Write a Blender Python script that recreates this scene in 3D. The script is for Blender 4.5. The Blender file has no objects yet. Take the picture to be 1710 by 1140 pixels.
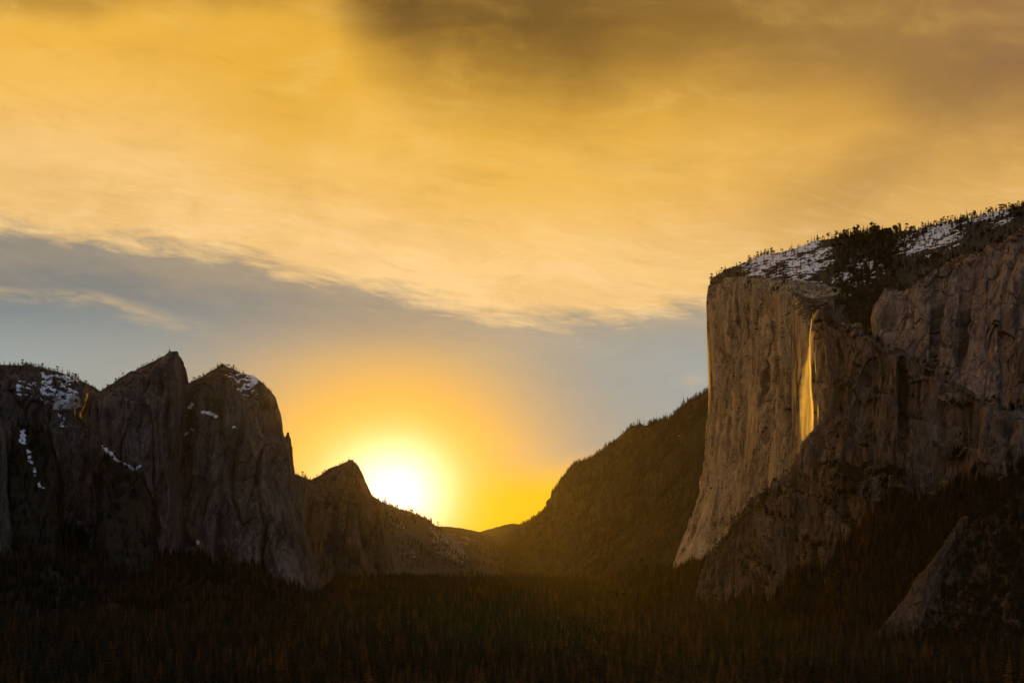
import bpy, math, random
import numpy as np

# ------------------------------------------------------------------ camera
scene = bpy.context.scene
coll = scene.collection
F, CX, HY, CAMZ = 2300.0, 855.0, 915.0, 200.0     # focal length, centre column, horizon row (photo pixels), camera height
cam_d = bpy.data.cameras.new('camera')
cam = bpy.data.objects.new('camera', cam_d)
coll.objects.link(cam)
cam.location = (0, 0, CAMZ)
cam.rotation_euler = (math.radians(90), 0, 0)
cam_d.sensor_width = 36.0
cam_d.lens = 36.0 * F / 1710.0
cam_d.shift_y = (HY - 570.0) / 1710.0
cam_d.clip_start = 1.0
cam_d.clip_end = 120000.0
scene.camera = cam

SUN_PX, SUN_PY = 662.0, 822.0
SUN_DIR = np.array([(SUN_PX - CX) / F, 1.0, (HY - SUN_PY) / F])
SUN_DIR /= np.linalg.norm(SUN_DIR)
SUN_EL = math.asin(SUN_DIR[2])
SUN_AZ = math.atan2(SUN_DIR[0], SUN_DIR[1])


# ------------------------------------------------------------------ node expression helper
class V:
    """a shader value with arithmetic"""
    tree = None

    def __init__(self, s):
        self.s = s

    @staticmethod
    def op(o, *args, clamp=False):
        n = V.tree.nodes.new('ShaderNodeMath')
        n.operation = o
        n.use_clamp = clamp
        for i, a in enumerate(args):
            if isinstance(a, V):
                V.tree.links.new(a.s, n.inputs[i])
            else:
                n.inputs[i].default_value = float(a)
        return V(n.outputs[0])

    def __add__(self, o): return V.op('ADD', self, o)
    def __radd__(self, o): return V.op('ADD', o, self)
    def __sub__(self, o): return V.op('SUBTRACT', self, o)
    def __rsub__(self, o): return V.op('SUBTRACT', o, self)
    def __mul__(self, o): return V.op('MULTIPLY', self, o)
    def __rmul__(self, o): return V.op('MULTIPLY', o, self)
    def __truediv__(self, o): return V.op('DIVIDE', self, o)
    def __rtruediv__(self, o): return V.op('DIVIDE', o, self)
    def __neg__(self): return V.op('MULTIPLY', self, -1.0)
    def max(self, o): return V.op('MAXIMUM', self, o)
    def min(self, o): return V.op('MINIMUM', self, o)
    def pow(self, o): return V.op('POWER', self, o)
    def sqrt(self): return V.op('SQRT', self)
    def exp(self): return V.op('EXPONENT', self)
    def abs(self): return V.op('ABSOLUTE', self)


def sstep(x, a, b, lo=0.0, hi=1.0):
    n = V.tree.nodes.new('ShaderNodeMapRange')
    n.interpolation_type = 'SMOOTHSTEP'
    V.tree.links.new(x.s, n.inputs['Value'])
    n.inputs['From Min'].default_value = a
    n.inputs['From Max'].default_value = b
    n.inputs['To Min'].default_value = lo
    n.inputs['To Max'].default_value = hi
    return V(n.outputs[0])


def vec(x, y, z):
    n = V.tree.nodes.new('ShaderNodeCombineXYZ')
    for i, a in enumerate((x, y, z)):
        if isinstance(a, V):
            V.tree.links.new(a.s, n.inputs[i])
        else:
            n.inputs[i].default_value = a
    return V(n.outputs[0])


def noise(v, scale=1.0, detail=4.0, rough=0.55, dist=0.0, kind=None):
    n = V.tree.nodes.new('ShaderNodeTexNoise')
    if kind:
        n.noise_type = kind
    V.tree.links.new(v.s, n.inputs['Vector'])
    n.inputs['Scale'].default_value = scale
    n.inputs['Detail'].default_value = detail
    n.inputs['Roughness'].default_value = rough
    n.inputs['Distortion'].default_value = dist
    return V(n.outputs[0])


def curve(x, pts, lo=0.0, hi=1.0):
    """piecewise curve through pts (x, y); x range is that of pts, y range lo..hi"""
    x0, x1 = pts[0][0], pts[-1][0]
    ys = [p[1] for p in pts]
    lo, hi = min(ys), max(ys)
    n = V.tree.nodes.new('ShaderNodeFloatCurve')
    c = n.mapping.curves[0]
    n.mapping.extend = 'HORIZONTAL'
    norm = [((a - x0) / (x1 - x0), (b - lo) / (hi - lo)) for a, b in pts]
    c.points[0].location = norm[0]
    c.points[1].location = norm[-1]
    for p in norm[1:-1]:
        c.points.new(*p)
    n.mapping.update()
    t = V.op('MULTIPLY_ADD', x, 1.0 / (x1 - x0), -x0 / (x1 - x0), clamp=True)
    V.tree.links.new(t.s, n.inputs['Value'])
    return V(n.outputs[0]) * (hi - lo) + lo


def ramp(x, stops, interp='LINEAR'):
    n = V.tree.nodes.new('ShaderNodeValToRGB')
    n.color_ramp.interpolation = interp
    e = n.color_ramp.elements
    e[0].position, e[0].color = stops[0][0], (*stops[0][1], 1)
    e[1].position, e[1].color = stops[-1][0], (*stops[-1][1], 1)
    for p, c in stops[1:-1]:
        k = e.new(p)
        k.color = (*c, 1)
    V.tree.links.new(x.s, n.inputs[0])
    return V(n.outputs[0])


def mix(f, a, b, blend='MIX'):
    n = V.tree.nodes.new('ShaderNodeMix')
    n.data_type = 'RGBA'
    n.blend_type = blend
    n.clamp_factor = True
    n.inputs[0].default_value = 0.5
    for sock, v in ((n.inputs[0], f), (n.inputs[6], a), (n.inputs[7], b)):
        if isinstance(v, V):
            V.tree.links.new(v.s, sock)
        elif isinstance(v, (int, float)):
            sock.default_value = v
        else:
            sock.default_value = (*v, 1)
    return V(n.outputs[2])


def lin(r, g, b):
    f = lambda c: (c / 255 / 12.92) if c / 255 <= 0.04045 else ((c / 255 + 0.055) / 1.055) ** 2.4
    return (f(r), f(g), f(b))


# ------------------------------------------------------------------ sky
world = bpy.data.worlds.new('World')
scene.world = world
world.use_nodes = True
wt = world.node_tree
wt.nodes.clear()
V.tree = wt
tc = wt.nodes.new('ShaderNodeTexCoord')
sep = wt.nodes.new('ShaderNodeSeparateXYZ')
wt.links.new(tc.outputs['Generated'], sep.inputs[0])
dx, dy, dz = (V(sep.outputs[i]) for i in range(3))
fwd = dy.max(0.12)
PX = CX + F * (dx / fwd)                  # direction as tangents, in units of the photograph's pixels
PY = HY - F * (dz / fwd)
DIR = vec(dx, dy, dz)
cosang = dx * float(SUN_DIR[0]) + dy * float(SUN_DIR[1]) + dz * float(SUN_DIR[2])

# large soft warps and wind-drawn streaks
wa = noise(DIR, 4.0, 3.0, 0.5) - 0.5
wb = noise(vec(dx + 7.3, dy, dz), 9.0, 4.0, 0.55) - 0.5
arc_x = PX - 1000.0
arc_y = PY + 1000.0
arc = (arc_x * arc_x * 0.42 + arc_y * arc_y).sqrt() - 1000.0     # the wind-drawn streaks hang in wide bows
sx = PX * 0.0017 + wa * 0.8
sy = (arc + wa * 110.0 + wb * 40.0) * 0.0105
streak = noise(vec(sx, sy, 0.3), 1.0, 6.0, 0.6, 0.35) - 0.5
streak2 = noise(vec(sx * 3.1, sy * 2.2, 4.1), 1.0, 6.0, 0.65, 0.6) - 0.5
fine = noise(vec(PX * 0.011 + wa * 2.0, (PY - 0.12 * PX) * 0.045, 1.7), 1.0, 6.0, 0.62, 0.5) - 0.5

# clear sky below the cloud deck: grey blue, warming towards the sun
rx = (PX - SUN_PX) * 0.0095
rx = mix(sstep(PX - SUN_PX, -40, 40), vec(rx * 0.80, 0, 0), vec(rx, 0, 0))
sp = wt.nodes.new('ShaderNodeSeparateXYZ')
wt.links.new(rx.s, sp.inputs[0])
rxx = V(sp.outputs[0])
ry = (PY - SUN_PY) * 0.01
rr = (rxx * rxx + ry * ry).sqrt()
clear = ramp(rr / 5.9, [
    (0.00, lin(255, 232, 180)), (0.08, lin(255, 222, 140)), (0.14, lin(254, 202, 92)), (0.20, lin(250, 190, 74)), (0.28, lin(240, 182, 84)),
    (0.36, lin(218, 174, 108)), (0.44, lin(192, 164, 124)), (0.54, lin(164, 156, 140)),
    (0.66, lin(150, 155, 150)), (1.00, lin(156, 165, 164))], 'B_SPLINE')
upper = sstep(PY, 620, 450)
clear = mix(upper * 0.85, clear, lin(98, 110, 117))
low = sstep(PY + (PX - SUN_PX) * 0.16, 790, 870) * sstep(rr, 0.5, 1.3) * sstep(PX, 700, 790)
clear = mix(low * 0.92, clear, lin(255, 190, 2))

# cloud deck
yb = curve(PX, [(-400, 360), (0, 398), (130, 412), (280, 424), (400, 446), (520, 476), (640, 500), (760, 528), (860, 548), (1000, 545), (1180, 522), (1500, 480), (2100, 420)])
q = (yb - PY) * 0.01 + wb * 0.25
fib0 = noise(vec((PX + PY * 0.5) * 0.008 + wa * 3.0, (PY - 0.17 * PX) * 0.09 + wb * 6.0, 7.7), 1.0, 7.0, 0.68, 1.0) - 0.5
thin = sstep(q + fine * 0.7 + streak2 * 0.65 + fib0 * 0.45, -0.28, 0.45)
veil = sstep(q + streak * 1.7 + fine * 0.5, -1.2, 0.8) * 0.36
wisp_y = curve(PX, [(-400, 470), (0, 488), (120, 497), (220, 517), (340, 545), (500, 560), (800, 570)])
wisp = ((PY - wisp_y - fine * 30.0) * 0.07)
wisp = (-(wisp * wisp)).exp() * sstep(PX, 420, 120) * sstep(fine + streak2, -0.35, 0.3) * 0.55
puff_x = (PX - 1153) * 0.045
puff_y = (PY - 636) * 0.09
puff = (-(puff_x * puff_x + puff_y * puff_y)).exp() * sstep(fine, -0.25, 0.2) * 0.35
cover = thin.max(veil).max(wisp).max(puff)

deck = ramp(sstep(q, -0.2, 8.0) + streak * 0.05, [
    (0.0, lin(250, 208, 144)), (0.10, lin(250, 202, 126)), (0.22, lin(247, 193, 100)), (0.40, lin(240, 182, 74)), (0.62, lin(235, 177, 68)), (1.0, lin(228, 170, 64))])
deck = mix(sstep(PX, 520, 60) * sstep(PY, 120, 320) * 0.6, deck, lin(240, 194, 122))
# brighter at the lower left and duller away to the right
deck = mix(sstep(PX, 850, 1500) * 0.6, deck, lin(208, 156, 74))
warp_x = PX + wa * 260.0 + wb * 120.0
warp_y = PY + wb * 130.0 + wa * 70.0
yd = curve(warp_x, [(380, -160), (540, -60), (600, 40), (680, 120), (780, 172), (900, 200), (1020, 190), (1120, 150), (1300, 150), (1480, 200), (1600, 270), (1760, 230), (2300, 200)])
da = curve(PX, [(380, 0.1), (540, 0.72), (620, 0.92), (760, 0.82), (900, 0.84), (1080, 0.76), (1300, 0.70), (1500, 0.68), (1710, 0.80), (2300, 0.7)])
bil = noise(vec(dx * 1.0 + wb * 0.05, dy, dz * 2.2), 11.0, 6.0, 0.58, 0.5)
dark = sstep(bil, 0.28, 0.68, 0.84, 1.15) * sstep(yd - warp_y + streak * 60.0 + streak2 * 40.0, -105, 135) * da
tl = sstep(warp_y + 0.03 * PX, 62, -10) * sstep(PX, 640, 420) * 0.42
bx_ = (warp_y - (372 - (PX - 1300) * 0.47)) * 0.016
diag = (-(bx_ * bx_)).exp() * sstep(PX, 1150, 1500) * 0.34
ex = (warp_x - 500) * 0.0075
ey = (warp_y - 190) * 0.0060
yellow = (-(ex * ex + ey * ey)).exp() * 0.55
e2x = (warp_x - 830) * 0.0032
e2y = (warp_y - 315) * 0.016
yellow2 = (-(e2x * e2x + e2y * e2y)).exp() * 0.4
deck = mix(yellow.max(yellow2), deck, lin(222, 166, 50))
deck = mix(dark.max(diag).max(tl), deck, mix(sstep(PX, 1000, 1750), lin(88, 65, 36), lin(126, 96, 72)))
near_edge = sstep(q, 2.6, 0.1)
fib = noise(vec((PX + PY * 0.5) * 0.006 + wa * 3.0, (PY - 0.17 * PX) * 0.055 + wb * 5.0, 2.9), 1.0, 7.0, 0.66, 0.8) - 0.5
deck = mix(sstep(fib + fine * 0.6, -0.05, 0.35) * near_edge * 0.5, deck, lin(255, 222, 168))
deck = mix(sstep(fib * -1.0 - fine * 0.5, 0.0, 0.35) * near_edge * 0.42, deck, lin(206, 164, 104))
deck = mix(sstep(streak + fine * 0.5, -0.05, 0.42) * 0.32 * (1.0 - dark), deck, lin(255, 214, 136))
deck = mix(sstep(bil, 0.45, 0.72) * 0.22, deck, lin(196, 146, 60))
deck = mix(sstep(bil, 0.45, 0.25) * 0.28 * (1.0 - dark), deck, lin(255, 210, 126))
deck = mix(sstep(streak2 * -1.0 + fib0 * 0.3, 0.0, 0.4) * 0.30, deck, lin(184, 134, 58))
# away from the sun the cloud turns a dull grey and thins to the evening blue
sky = wt.nodes.new('ShaderNodeTexSky')
sky.sky_type = 'NISHITA'
sky.sun_disc = False
sky.sun_elevation = SUN_EL
sky.sun_rotation = SUN_AZ
sky.altitude = 1400
SKY_K = 0.10
nish = V(sky.outputs[0])
nsc = wt.nodes.new('ShaderNodeVectorMath')
nsc.operation = 'SCALE'
wt.links.new(nish.s, nsc.inputs[0])
nsc.inputs['Scale'].default_value = SKY_K
evening = mix(0.6, V(nsc.outputs[0]), (0.26, 0.31, 0.45))
away = sstep(cosang - dx * 0.55, 0.72, -0.45)
sky_col = mix(cover, clear, deck)
sky_col = mix(away, sky_col, evening)
below = sstep(dz, -0.02, -0.15)
sky_col = mix(below, sky_col, (0.03, 0.026, 0.022))
# the sun's aureole
core = (-(rr * rr) * 1.6).exp() * 0.95
rim = (-(rr) * 1.3).exp() * 0.16
a1 = mix(1.0, (0, 0, 0), (1.0, 0.93, 0.84))
glow = wt.nodes.new('ShaderNodeVectorMath'); glow.operation = 'SCALE'
glow.inputs[0].default_value = (1.0, 0.90, 0.80)
wt.links.new(core.s, glow.inputs['Scale'])
glow2 = wt.nodes.new('ShaderNodeVectorMath'); glow2.operation = 'SCALE'
glow2.inputs[0].default_value = (1.0, 0.45, 0.02)
wt.links.new(rim.s, glow2.inputs['Scale'])
s1 = wt.nodes.new('ShaderNodeVectorMath'); s1.operation = 'ADD'
wt.links.new(glow.outputs[0], s1.inputs[0]); wt.links.new(glow2.outputs[0], s1.inputs[1])
front = sstep(dy, 0.12, 0.4)
s1b = wt.nodes.new('ShaderNodeVectorMath'); s1b.operation = 'SCALE'
wt.links.new(s1.outputs[0], s1b.inputs[0]); wt.links.new(front.s, s1b.inputs['Scale'])
s2 = wt.nodes.new('ShaderNodeVectorMath'); s2.operation = 'ADD'
wt.links.new(s1b.outputs[0], s2.inputs[0]); wt.links.new(sky_col.s, s2.inputs[1])
bg = wt.nodes.new('ShaderNodeBackground')
wt.links.new(s2.outputs[0], bg.inputs['Color'])
bg.inputs['Strength'].default_value = 1.0
wo = wt.nodes.new('ShaderNodeOutputWorld')
wt.links.new(bg.outputs[0], wo.inputs['Surface'])

# ------------------------------------------------------------------ sun, exposure
from mathutils import Vector
sun_d = bpy.data.lights.new('sun', 'SUN')
sun_d.energy = 5.0
sun_d.angle = math.radians(0.53)
sun_d.color = (1.0, 0.45, 0.022)
sun = bpy.data.objects.new('sun', sun_d)
coll.objects.link(sun)
sun.rotation_euler = Vector((-SUN_DIR[0], -SUN_DIR[1], -SUN_DIR[2])).to_track_quat('-Z', 'Y').to_euler()
sun.location = (-500, 3000, 2500)

scene.view_settings.view_transform = 'Standard'
scene.view_settings.look = 'None'
scene.view_settings.exposure = 0.0
scene.view_settings.gamma = 1.0
scene.view_settings.use_curve_mapping = False
scene.render.engine = 'CYCLES'
scene.cycles.use_denoising = True
scene.cycles.max_bounces = 5
scene.cycles.diffuse_bounces = 3
scene.cycles.transparent_max_bounces = 16
scene.cycles.volume_bounces = 0
scene.cycles.sample_clamp_indirect = 4.0


# ------------------------------------------------------------------ numeric noise
_rng = np.random.RandomState(7)
_perm = np.concatenate([_rng.permutation(256)] * 3).astype(np.int32)
_g = _rng.normal(size=(256, 3))
_g /= np.linalg.norm(_g, axis=1)[:, None]
_g = _g.astype(np.float32)


def perlin(x, y, z):
    x = np.asarray(x, np.float32); y = np.asarray(y, np.float32); z = np.asarray(z, np.float32)
    xi = np.floor(x); yi = np.floor(y); zi = np.floor(z)
    xf = x - xi; yf = y - yi; zf = z - zi
    xi = xi.astype(np.int32) & 255; yi = yi.astype(np.int32) & 255; zi = zi.astype(np.int32) & 255
    u = xf * xf * xf * (xf * (xf * 6 - 15) + 10)
    v = yf * yf * yf * (yf * (yf * 6 - 15) + 10)
    w = zf * zf * zf * (zf * (zf * 6 - 15) + 10)
    res = 0
    for i in (0, 1):
        a = _perm[(xi + i) & 255]
        wx = u if i else 1 - u
        for j in (0, 1):
            b = _perm[a + ((yi + j) & 255)]
            wy = v if j else 1 - v
            for k in (0, 1):
                g = _g[_perm[b + ((zi + k) & 255)] & 255]
                wz = w if k else 1 - w
                res = res + wx * wy * wz * (g[..., 0] * (xf - i) + g[..., 1] * (yf - j) + g[..., 2] * (zf - k))
    return res * 1.6


def fbm(x, y, z, o=4, lac=2.05, gain=0.5):
    s, a = 0, 1.0
    for i in range(o):
        s = s + a * perlin(x + 13.7 * i, y + 5.1 * i, z + 9.2 * i)
        x, y, z, a = x * lac, y * lac, z * lac, a * gain
    return s


def ss(x, a, b):
    t = np.clip((np.asarray(x, float) - a) / (b - a), 0, 1)
    return t * t * (3 - 2 * t)


def cells(x, y, z):
    """random value of the nearest cell centre and how near the cell's edge is"""
    x = np.asarray(x, np.float32); y = np.asarray(y, np.float32); z = np.asarray(z, np.float32)
    xi = np.floor(x).astype(np.int32); yi = np.floor(y).astype(np.int32); zi = np.floor(z).astype(np.int32)
    best = np.full(x.shape, 1e9, np.float32); val = np.zeros(x.shape, np.float32)
    for i in (-1, 0, 1):
        for j in (-1, 0, 1):
            for k in (-1, 0, 1):
                h = _perm[_perm[_perm[(xi + i) & 255] + ((yi + j) & 255)] + ((zi + k) & 255)]
                g = _g[h]
                d = (xi + i + 0.5 + g[..., 0] * 0.5 - x) ** 2 + (yi + j + 0.5 + g[..., 1] * 0.5 - y) ** 2 + (zi + k + 0.5 + g[..., 2] * 0.5 - z) ** 2
                m_ = d < best
                best = np.where(m_, d, best)
                val = np.where(m_, h / 127.5 - 1.0, val)
    return val


def rock(P, seed=0.0, big=26, mid=14, small=6, finea=2.2, ledge=3.0, slab=6.0, carve=0.0):
    """relief of a jointed granite wall in metres (vertical joints, flakes, ledges)"""
    X, Y, Z = P[..., 0] + seed * 977, P[..., 1] + seed * 311, P[..., 2]
    wx = 22 * perlin(X / 160, Y / 160, Z / 160)
    wz = 30 * perlin(X / 130 + 9, Y / 130, Z / 200)
    X = X + wx; Y = Y + wx * 0.6
    d = big * (perlin(X / 210, Y / 210, Z / 650) + 0.5 * perlin(X / 100 + 3, Y / 100, Z / 260))
    r1 = np.abs(perlin(X / 75, Y / 75, (Z + wz) / 420))
    d -= mid * np.clip(1 - r1 * 3.2, 0, 1) ** 2 * 1.5
    d += mid * 0.5 * perlin(X / 48, Y / 48, Z / 150 + 4)
    r2 = np.abs(perlin(X / 26 + 5, Y / 26, (Z + wz) / 170))
    d -= small * np.clip(1 - r2 * 2.6, 0, 1) ** 2 * 1.4
    d += small * 0.6 * perlin(X / 17, Y / 17, Z / 55)
    d += finea * (perlin(X / 8.5, Y / 8.5, Z / 24) + 0.6 * perlin(X / 5, Y / 5, Z / 9))
    st = perlin(X / 120 + 2, Y / 120, (Z + 0.35 * X) / 34)
    d += ledge * np.sign(st) * np.abs(st) ** 0.5
    d += slab * cells(X / 62, Y / 62, (Z + 0.5 * wz) / 190)
    d += slab * 0.42 * cells(X / 23 + 7, Y / 23, (Z + 0.5 * wz) / 60)
    return d - carve


def W(px, py, D):
    """photo pixel + distance along the view axis -> world point"""
    px, py, D = np.broadcast_arrays(np.asarray(px, float), np.asarray(py, float), np.asarray(D, float))
    return np.stack([(px - CX) / F * D, D, CAMZ + (HY - py) / F * D], -1)


def I(x, pts):
    xs, ys = zip(*pts)
    return np.interp(x, xs, ys)


def normals(P, wrap=False):
    if wrap:
        du = np.roll(P, -1, 0) - np.roll(P, 1, 0)
    else:
        du = np.gradient(P, axis=0)
    dv = np.gradient(P, axis=1)
    n = np.cross(du, dv)
    n /= np.linalg.norm(n, axis=-1)[..., None] + 1e-9
    return n


def face_normals_toward(P, n):
    return n


def mesh_grid(name, P, wrap=False, cap=False, smooth=True):
    na, nb = P.shape[:2]
    co = P.reshape(-1, 3)
    ia = np.arange(na if wrap else na - 1)
    ja = (ia + 1) % na
    ib = np.arange(nb - 1)
    A, B = np.meshgrid(ia, ib, indexing='ij')
    A2, _ = np.meshgrid(ja, ib, indexing='ij')
    quads = np.stack([A * nb + B, A2 * nb + B, A2 * nb + B + 1, A * nb + B + 1], -1).reshape(-1, 4)
    return mesh_quads(name, co, quads, smooth)


def mesh_quads(name, co, quads, smooth=True):
    me = bpy.data.meshes.new(name)
    me.vertices.add(len(co))
    me.vertices.foreach_set('co', np.ascontiguousarray(co, np.float32).ravel())
    n = len(quads)
    k = quads.shape[1]
    me.loops.add(n * k)
    me.loops.foreach_set('vertex_index', np.ascontiguousarray(quads, np.int32).ravel())
    me.polygons.add(n)
    me.polygons.foreach_set('loop_start', np.arange(0, n * k, k, dtype=np.int32))
    me.polygons.foreach_set('use_smooth', np.full(n, smooth, bool))
    me.update(calc_edges=True)
    return me


def link(name, me, mat=None, parent=None, **props):
    o = bpy.data.objects.new(name, me)
    coll.objects.link(o)
    if mat is not None and me is not None and not me.materials:
        me.materials.append(mat)
    if parent is not None:
        o.parent = parent
    for k, v in props.items():
        o[k] = v
    return o


# ------------------------------------------------------------------ materials
def new_mat(name):
    m = bpy.data.materials.new(name)
    m.use_nodes = True
    t = m.node_tree
    t.nodes.clear()
    V.tree = t
    out = t.nodes.new('ShaderNodeOutputMaterial')
    return m, t, out


def principled(t, out, col, rough=0.9, bump=None, strength=1.0, dist=1.0, spec=0.2):
    b = t.nodes.new('ShaderNodeBsdfPrincipled')
    if isinstance(col, V):
        t.links.new(col.s, b.inputs['Base Color'])
    else:
        b.inputs['Base Color'].default_value = (*col, 1)
    if isinstance(rough, V):
        t.links.new(rough.s, b.inputs['Roughness'])
    else:
        b.inputs['Roughness'].default_value = rough
    b.inputs['Specular IOR Level'].default_value = spec
    if bump is not None:
        bn = t.nodes.new('ShaderNodeBump')
        bn.inputs['Strength'].default_value = strength
        bn.inputs['Distance'].default_value = dist
        t.links.new(bump.s, bn.inputs['Height'])
        t.links.new(bn.outputs[0], b.inputs['Normal'])
    t.links.new(b.outputs[0], out.inputs[0])
    return b


def geo():
    g = V.tree.nodes.new('ShaderNodeNewGeometry')
    s = V.tree.nodes.new('ShaderNodeSeparateXYZ')
    V.tree.links.new(g.outputs['Position'], s.inputs[0])
    s2 = V.tree.nodes.new('ShaderNodeSeparateXYZ')
    V.tree.links.new(g.outputs['Normal'], s2.inputs[0])
    return [V(s.outputs[i]) for i in range(3)], V(s2.outputs[2]).abs()


def rock_material(name, pale, mid_, stain_shade, soil=(0.030, 0.026, 0.016), veg_lo=0.50, veg_hi=0.74, stain_amt=0.8):
    m, t, out = new_mat(name)
    (x, y, z), nz = geo()
    warp = noise(vec(x * 0.006, y * 0.006, z * 0.006), 1.0, 2.0) - 0.5
    xs, ys = x + warp * 60.0, y + warp * 60.0
    patch = noise(vec(xs * 0.008, ys * 0.008, z * 0.0035), 1.0, 5.0, 0.6)
    col = mix(sstep(patch, 0.36, 0.64), mid_, pale)
    st = noise(vec(xs * 0.045, ys * 0.045, z * 0.0035), 1.0, 5.0, 0.62)
    st2 = noise(vec(xs * 0.016 + 3.0, ys * 0.016, z * 0.0022), 1.0, 4.0, 0.6)
    col = mix(sstep(st, 0.50, 0.68) * stain_amt, col, stain_shade)
    col = mix(sstep(st2, 0.53, 0.66) * stain_amt * 0.8, col, stain_shade)
    col = mix(sstep(noise(vec(xs * 0.07 + 9.0, ys * 0.07, z * 0.008), 1.0, 4.0, 0.6), 0.56, 0.70) * 0.55, col, tuple(min(1.0, c * 1.7) for c in pale))
    grain = noise(vec(x * 0.16, y * 0.16, z * 0.05), 1.0, 5.0, 0.65)
    col = mix(0.75, col, ramp(grain, [(0.25, (0.25, 0.25, 0.25)), (0.75, (0.85, 0.85, 0.85))]), 'OVERLAY')
    crack = noise(vec(xs * 0.045 + 11, ys * 0.045, z * 0.0045), 1.0, 3.0, 0.55)
    crack = sstep((crack - 0.5).abs(), 0.022, 0.0)
    col = mix(crack * 0.6, col, tuple(c * 0.35 for c in stain_shade))
    pa = t.nodes.new('ShaderNodeAttribute'); pa.attribute_name = 'pale'  # extra skylight on the lower slabs, painted into the rock colour
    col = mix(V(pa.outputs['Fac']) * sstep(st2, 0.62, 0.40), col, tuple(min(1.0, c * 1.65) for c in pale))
    sa = t.nodes.new('ShaderNodeAttribute'); sa.attribute_name = 'stain_shade'  # dark bands: water streaks plus painted shade of chimneys and hollows
    col = mix(V(sa.outputs['Fac']) * sstep(st, 0.25, 0.5, 0.55, 1.0), col, tuple(c * 0.6 for c in stain_shade))
    vn = noise(vec(x * 0.03, y * 0.03, z * 0.03), 1.0, 4.0, 0.6) - 0.5
    veg = sstep(nz + vn * 0.35, veg_lo, veg_hi)
    col = mix(veg * 0.92, col, soil)
    h = noise(vec(x * 0.07, y * 0.07, z * 0.02), 1.0, 6.0, 0.62) * 9.0 + crack * -3.0 + noise(vec(x * 0.3, y * 0.3, z * 0.12), 1.0, 3.0, 0.6) * 1.5
    principled(t, out, col, 0.88, h, 0.55, 1.0)
    return m


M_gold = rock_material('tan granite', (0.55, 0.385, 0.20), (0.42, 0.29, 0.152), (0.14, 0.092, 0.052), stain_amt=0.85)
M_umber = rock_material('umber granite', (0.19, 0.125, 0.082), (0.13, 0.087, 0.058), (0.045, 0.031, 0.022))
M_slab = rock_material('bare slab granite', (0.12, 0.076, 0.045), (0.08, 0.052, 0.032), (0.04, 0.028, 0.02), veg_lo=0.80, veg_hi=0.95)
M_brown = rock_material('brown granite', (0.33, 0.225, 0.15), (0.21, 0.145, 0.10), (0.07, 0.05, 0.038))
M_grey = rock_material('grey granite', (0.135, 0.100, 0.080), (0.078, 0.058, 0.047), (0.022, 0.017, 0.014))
M_far = rock_material('wooded granite', (0.13, 0.095, 0.06), (0.09, 0.066, 0.042), (0.055, 0.041, 0.026), veg_lo=0.18, veg_hi=0.5)
M_hazed = rock_material('hazed wooded granite', (0.22, 0.165, 0.11), (0.155, 0.117, 0.078), (0.085, 0.064, 0.042), soil=(0.075, 0.057, 0.037), veg_lo=0.2, veg_hi=0.6)  # distance haze on the left ridge, put into a paler rock colour
M_wood = rock_material('wooded dark granite', (0.075, 0.052, 0.030), (0.052, 0.036, 0.021), (0.036, 0.025, 0.015), veg_lo=0.10, veg_hi=0.5)
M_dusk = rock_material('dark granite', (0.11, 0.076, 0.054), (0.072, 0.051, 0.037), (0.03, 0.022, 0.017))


def soil_material(name, a, b, c):
    m, t, out = new_mat(name)
    (x, y, z), nz = geo()
    n1 = noise(vec(x * 0.004, y * 0.004, z * 0.01), 1.0, 6.0, 0.6)
    n2 = noise(vec(x * 0.05, y * 0.05, z * 0.05), 1.0, 5.0, 0.6)
    col = mix(sstep(n1, 0.4, 0.6), a, b)
    col = mix(sstep(n2, 0.45, 0.7), col, c)
    principled(t, out, col, 0.95, n2, 0.6, 4.0, 0.1)
    return m


M_pale = rock_material('bare pale granite', (0.26, 0.20, 0.14), (0.20, 0.15, 0.10), (0.10, 0.075, 0.05), veg_lo=0.9, veg_hi=1.2)
M_floor = soil_material('forest floor', (0.035, 0.026, 0.014), (0.055, 0.036, 0.018), (0.02, 0.017, 0.01))
M_talus = soil_material('brushy talus', (0.040, 0.030, 0.018), (0.028, 0.022, 0.013), (0.05, 0.036, 0.022))


def snow_material():
    m, t, out = new_mat('old snow')
    (x, y, z), nz = geo()
    n = noise(vec(x * 0.06, y * 0.06, z * 0.06), 1.0, 4.0, 0.6)
    col = mix(sstep(n, 0.3, 0.7), (0.78, 0.82, 0.88), (0.88, 0.90, 0.92))
    principled(t, out, col, 0.7, n, 0.4, 2.0, 0.2)
    return m


M_snow = snow_material()


def foliage_material(name, stops):
    m, t, out = new_mat(name)
    oi = t.nodes.new('ShaderNodeObjectInfo')
    (x, y, z), nz = geo()
    stand = noise(vec(x * 0.004, y * 0.004, 0.0), 1.0, 3.0, 0.6)
    r = V(oi.outputs['Random'])
    col = ramp((r * 0.75 + (stand - 0.5) * 1.2 + 0.12), stops)
    b = principled(t, out, col, 0.85, spec=0.1)
    return m


M_needle = foliage_material('conifer needles', [
    (0.0, (0.010, 0.012, 0.005)), (0.35, (0.015, 0.016, 0.006)), (0.55, (0.024, 0.019, 0.007)), (0.74, (0.052, 0.029, 0.009)), (1.0, (0.115, 0.050, 0.012))])
M_rimneedle = foliage_material('dark pine needles', [(0.0, (0.018, 0.020, 0.010)), (1.0, (0.035, 0.032, 0.015))])
m, t, out = new_mat('pine bark')
(x, y, z), nz = geo()
principled(t, out, mix(noise(vec(x * 0.8, y * 0.8, z * 0.2), 1.0, 4.0), (0.035, 0.022, 0.014), (0.075, 0.045, 0.028)), 0.9)
M_bark = m

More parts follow.
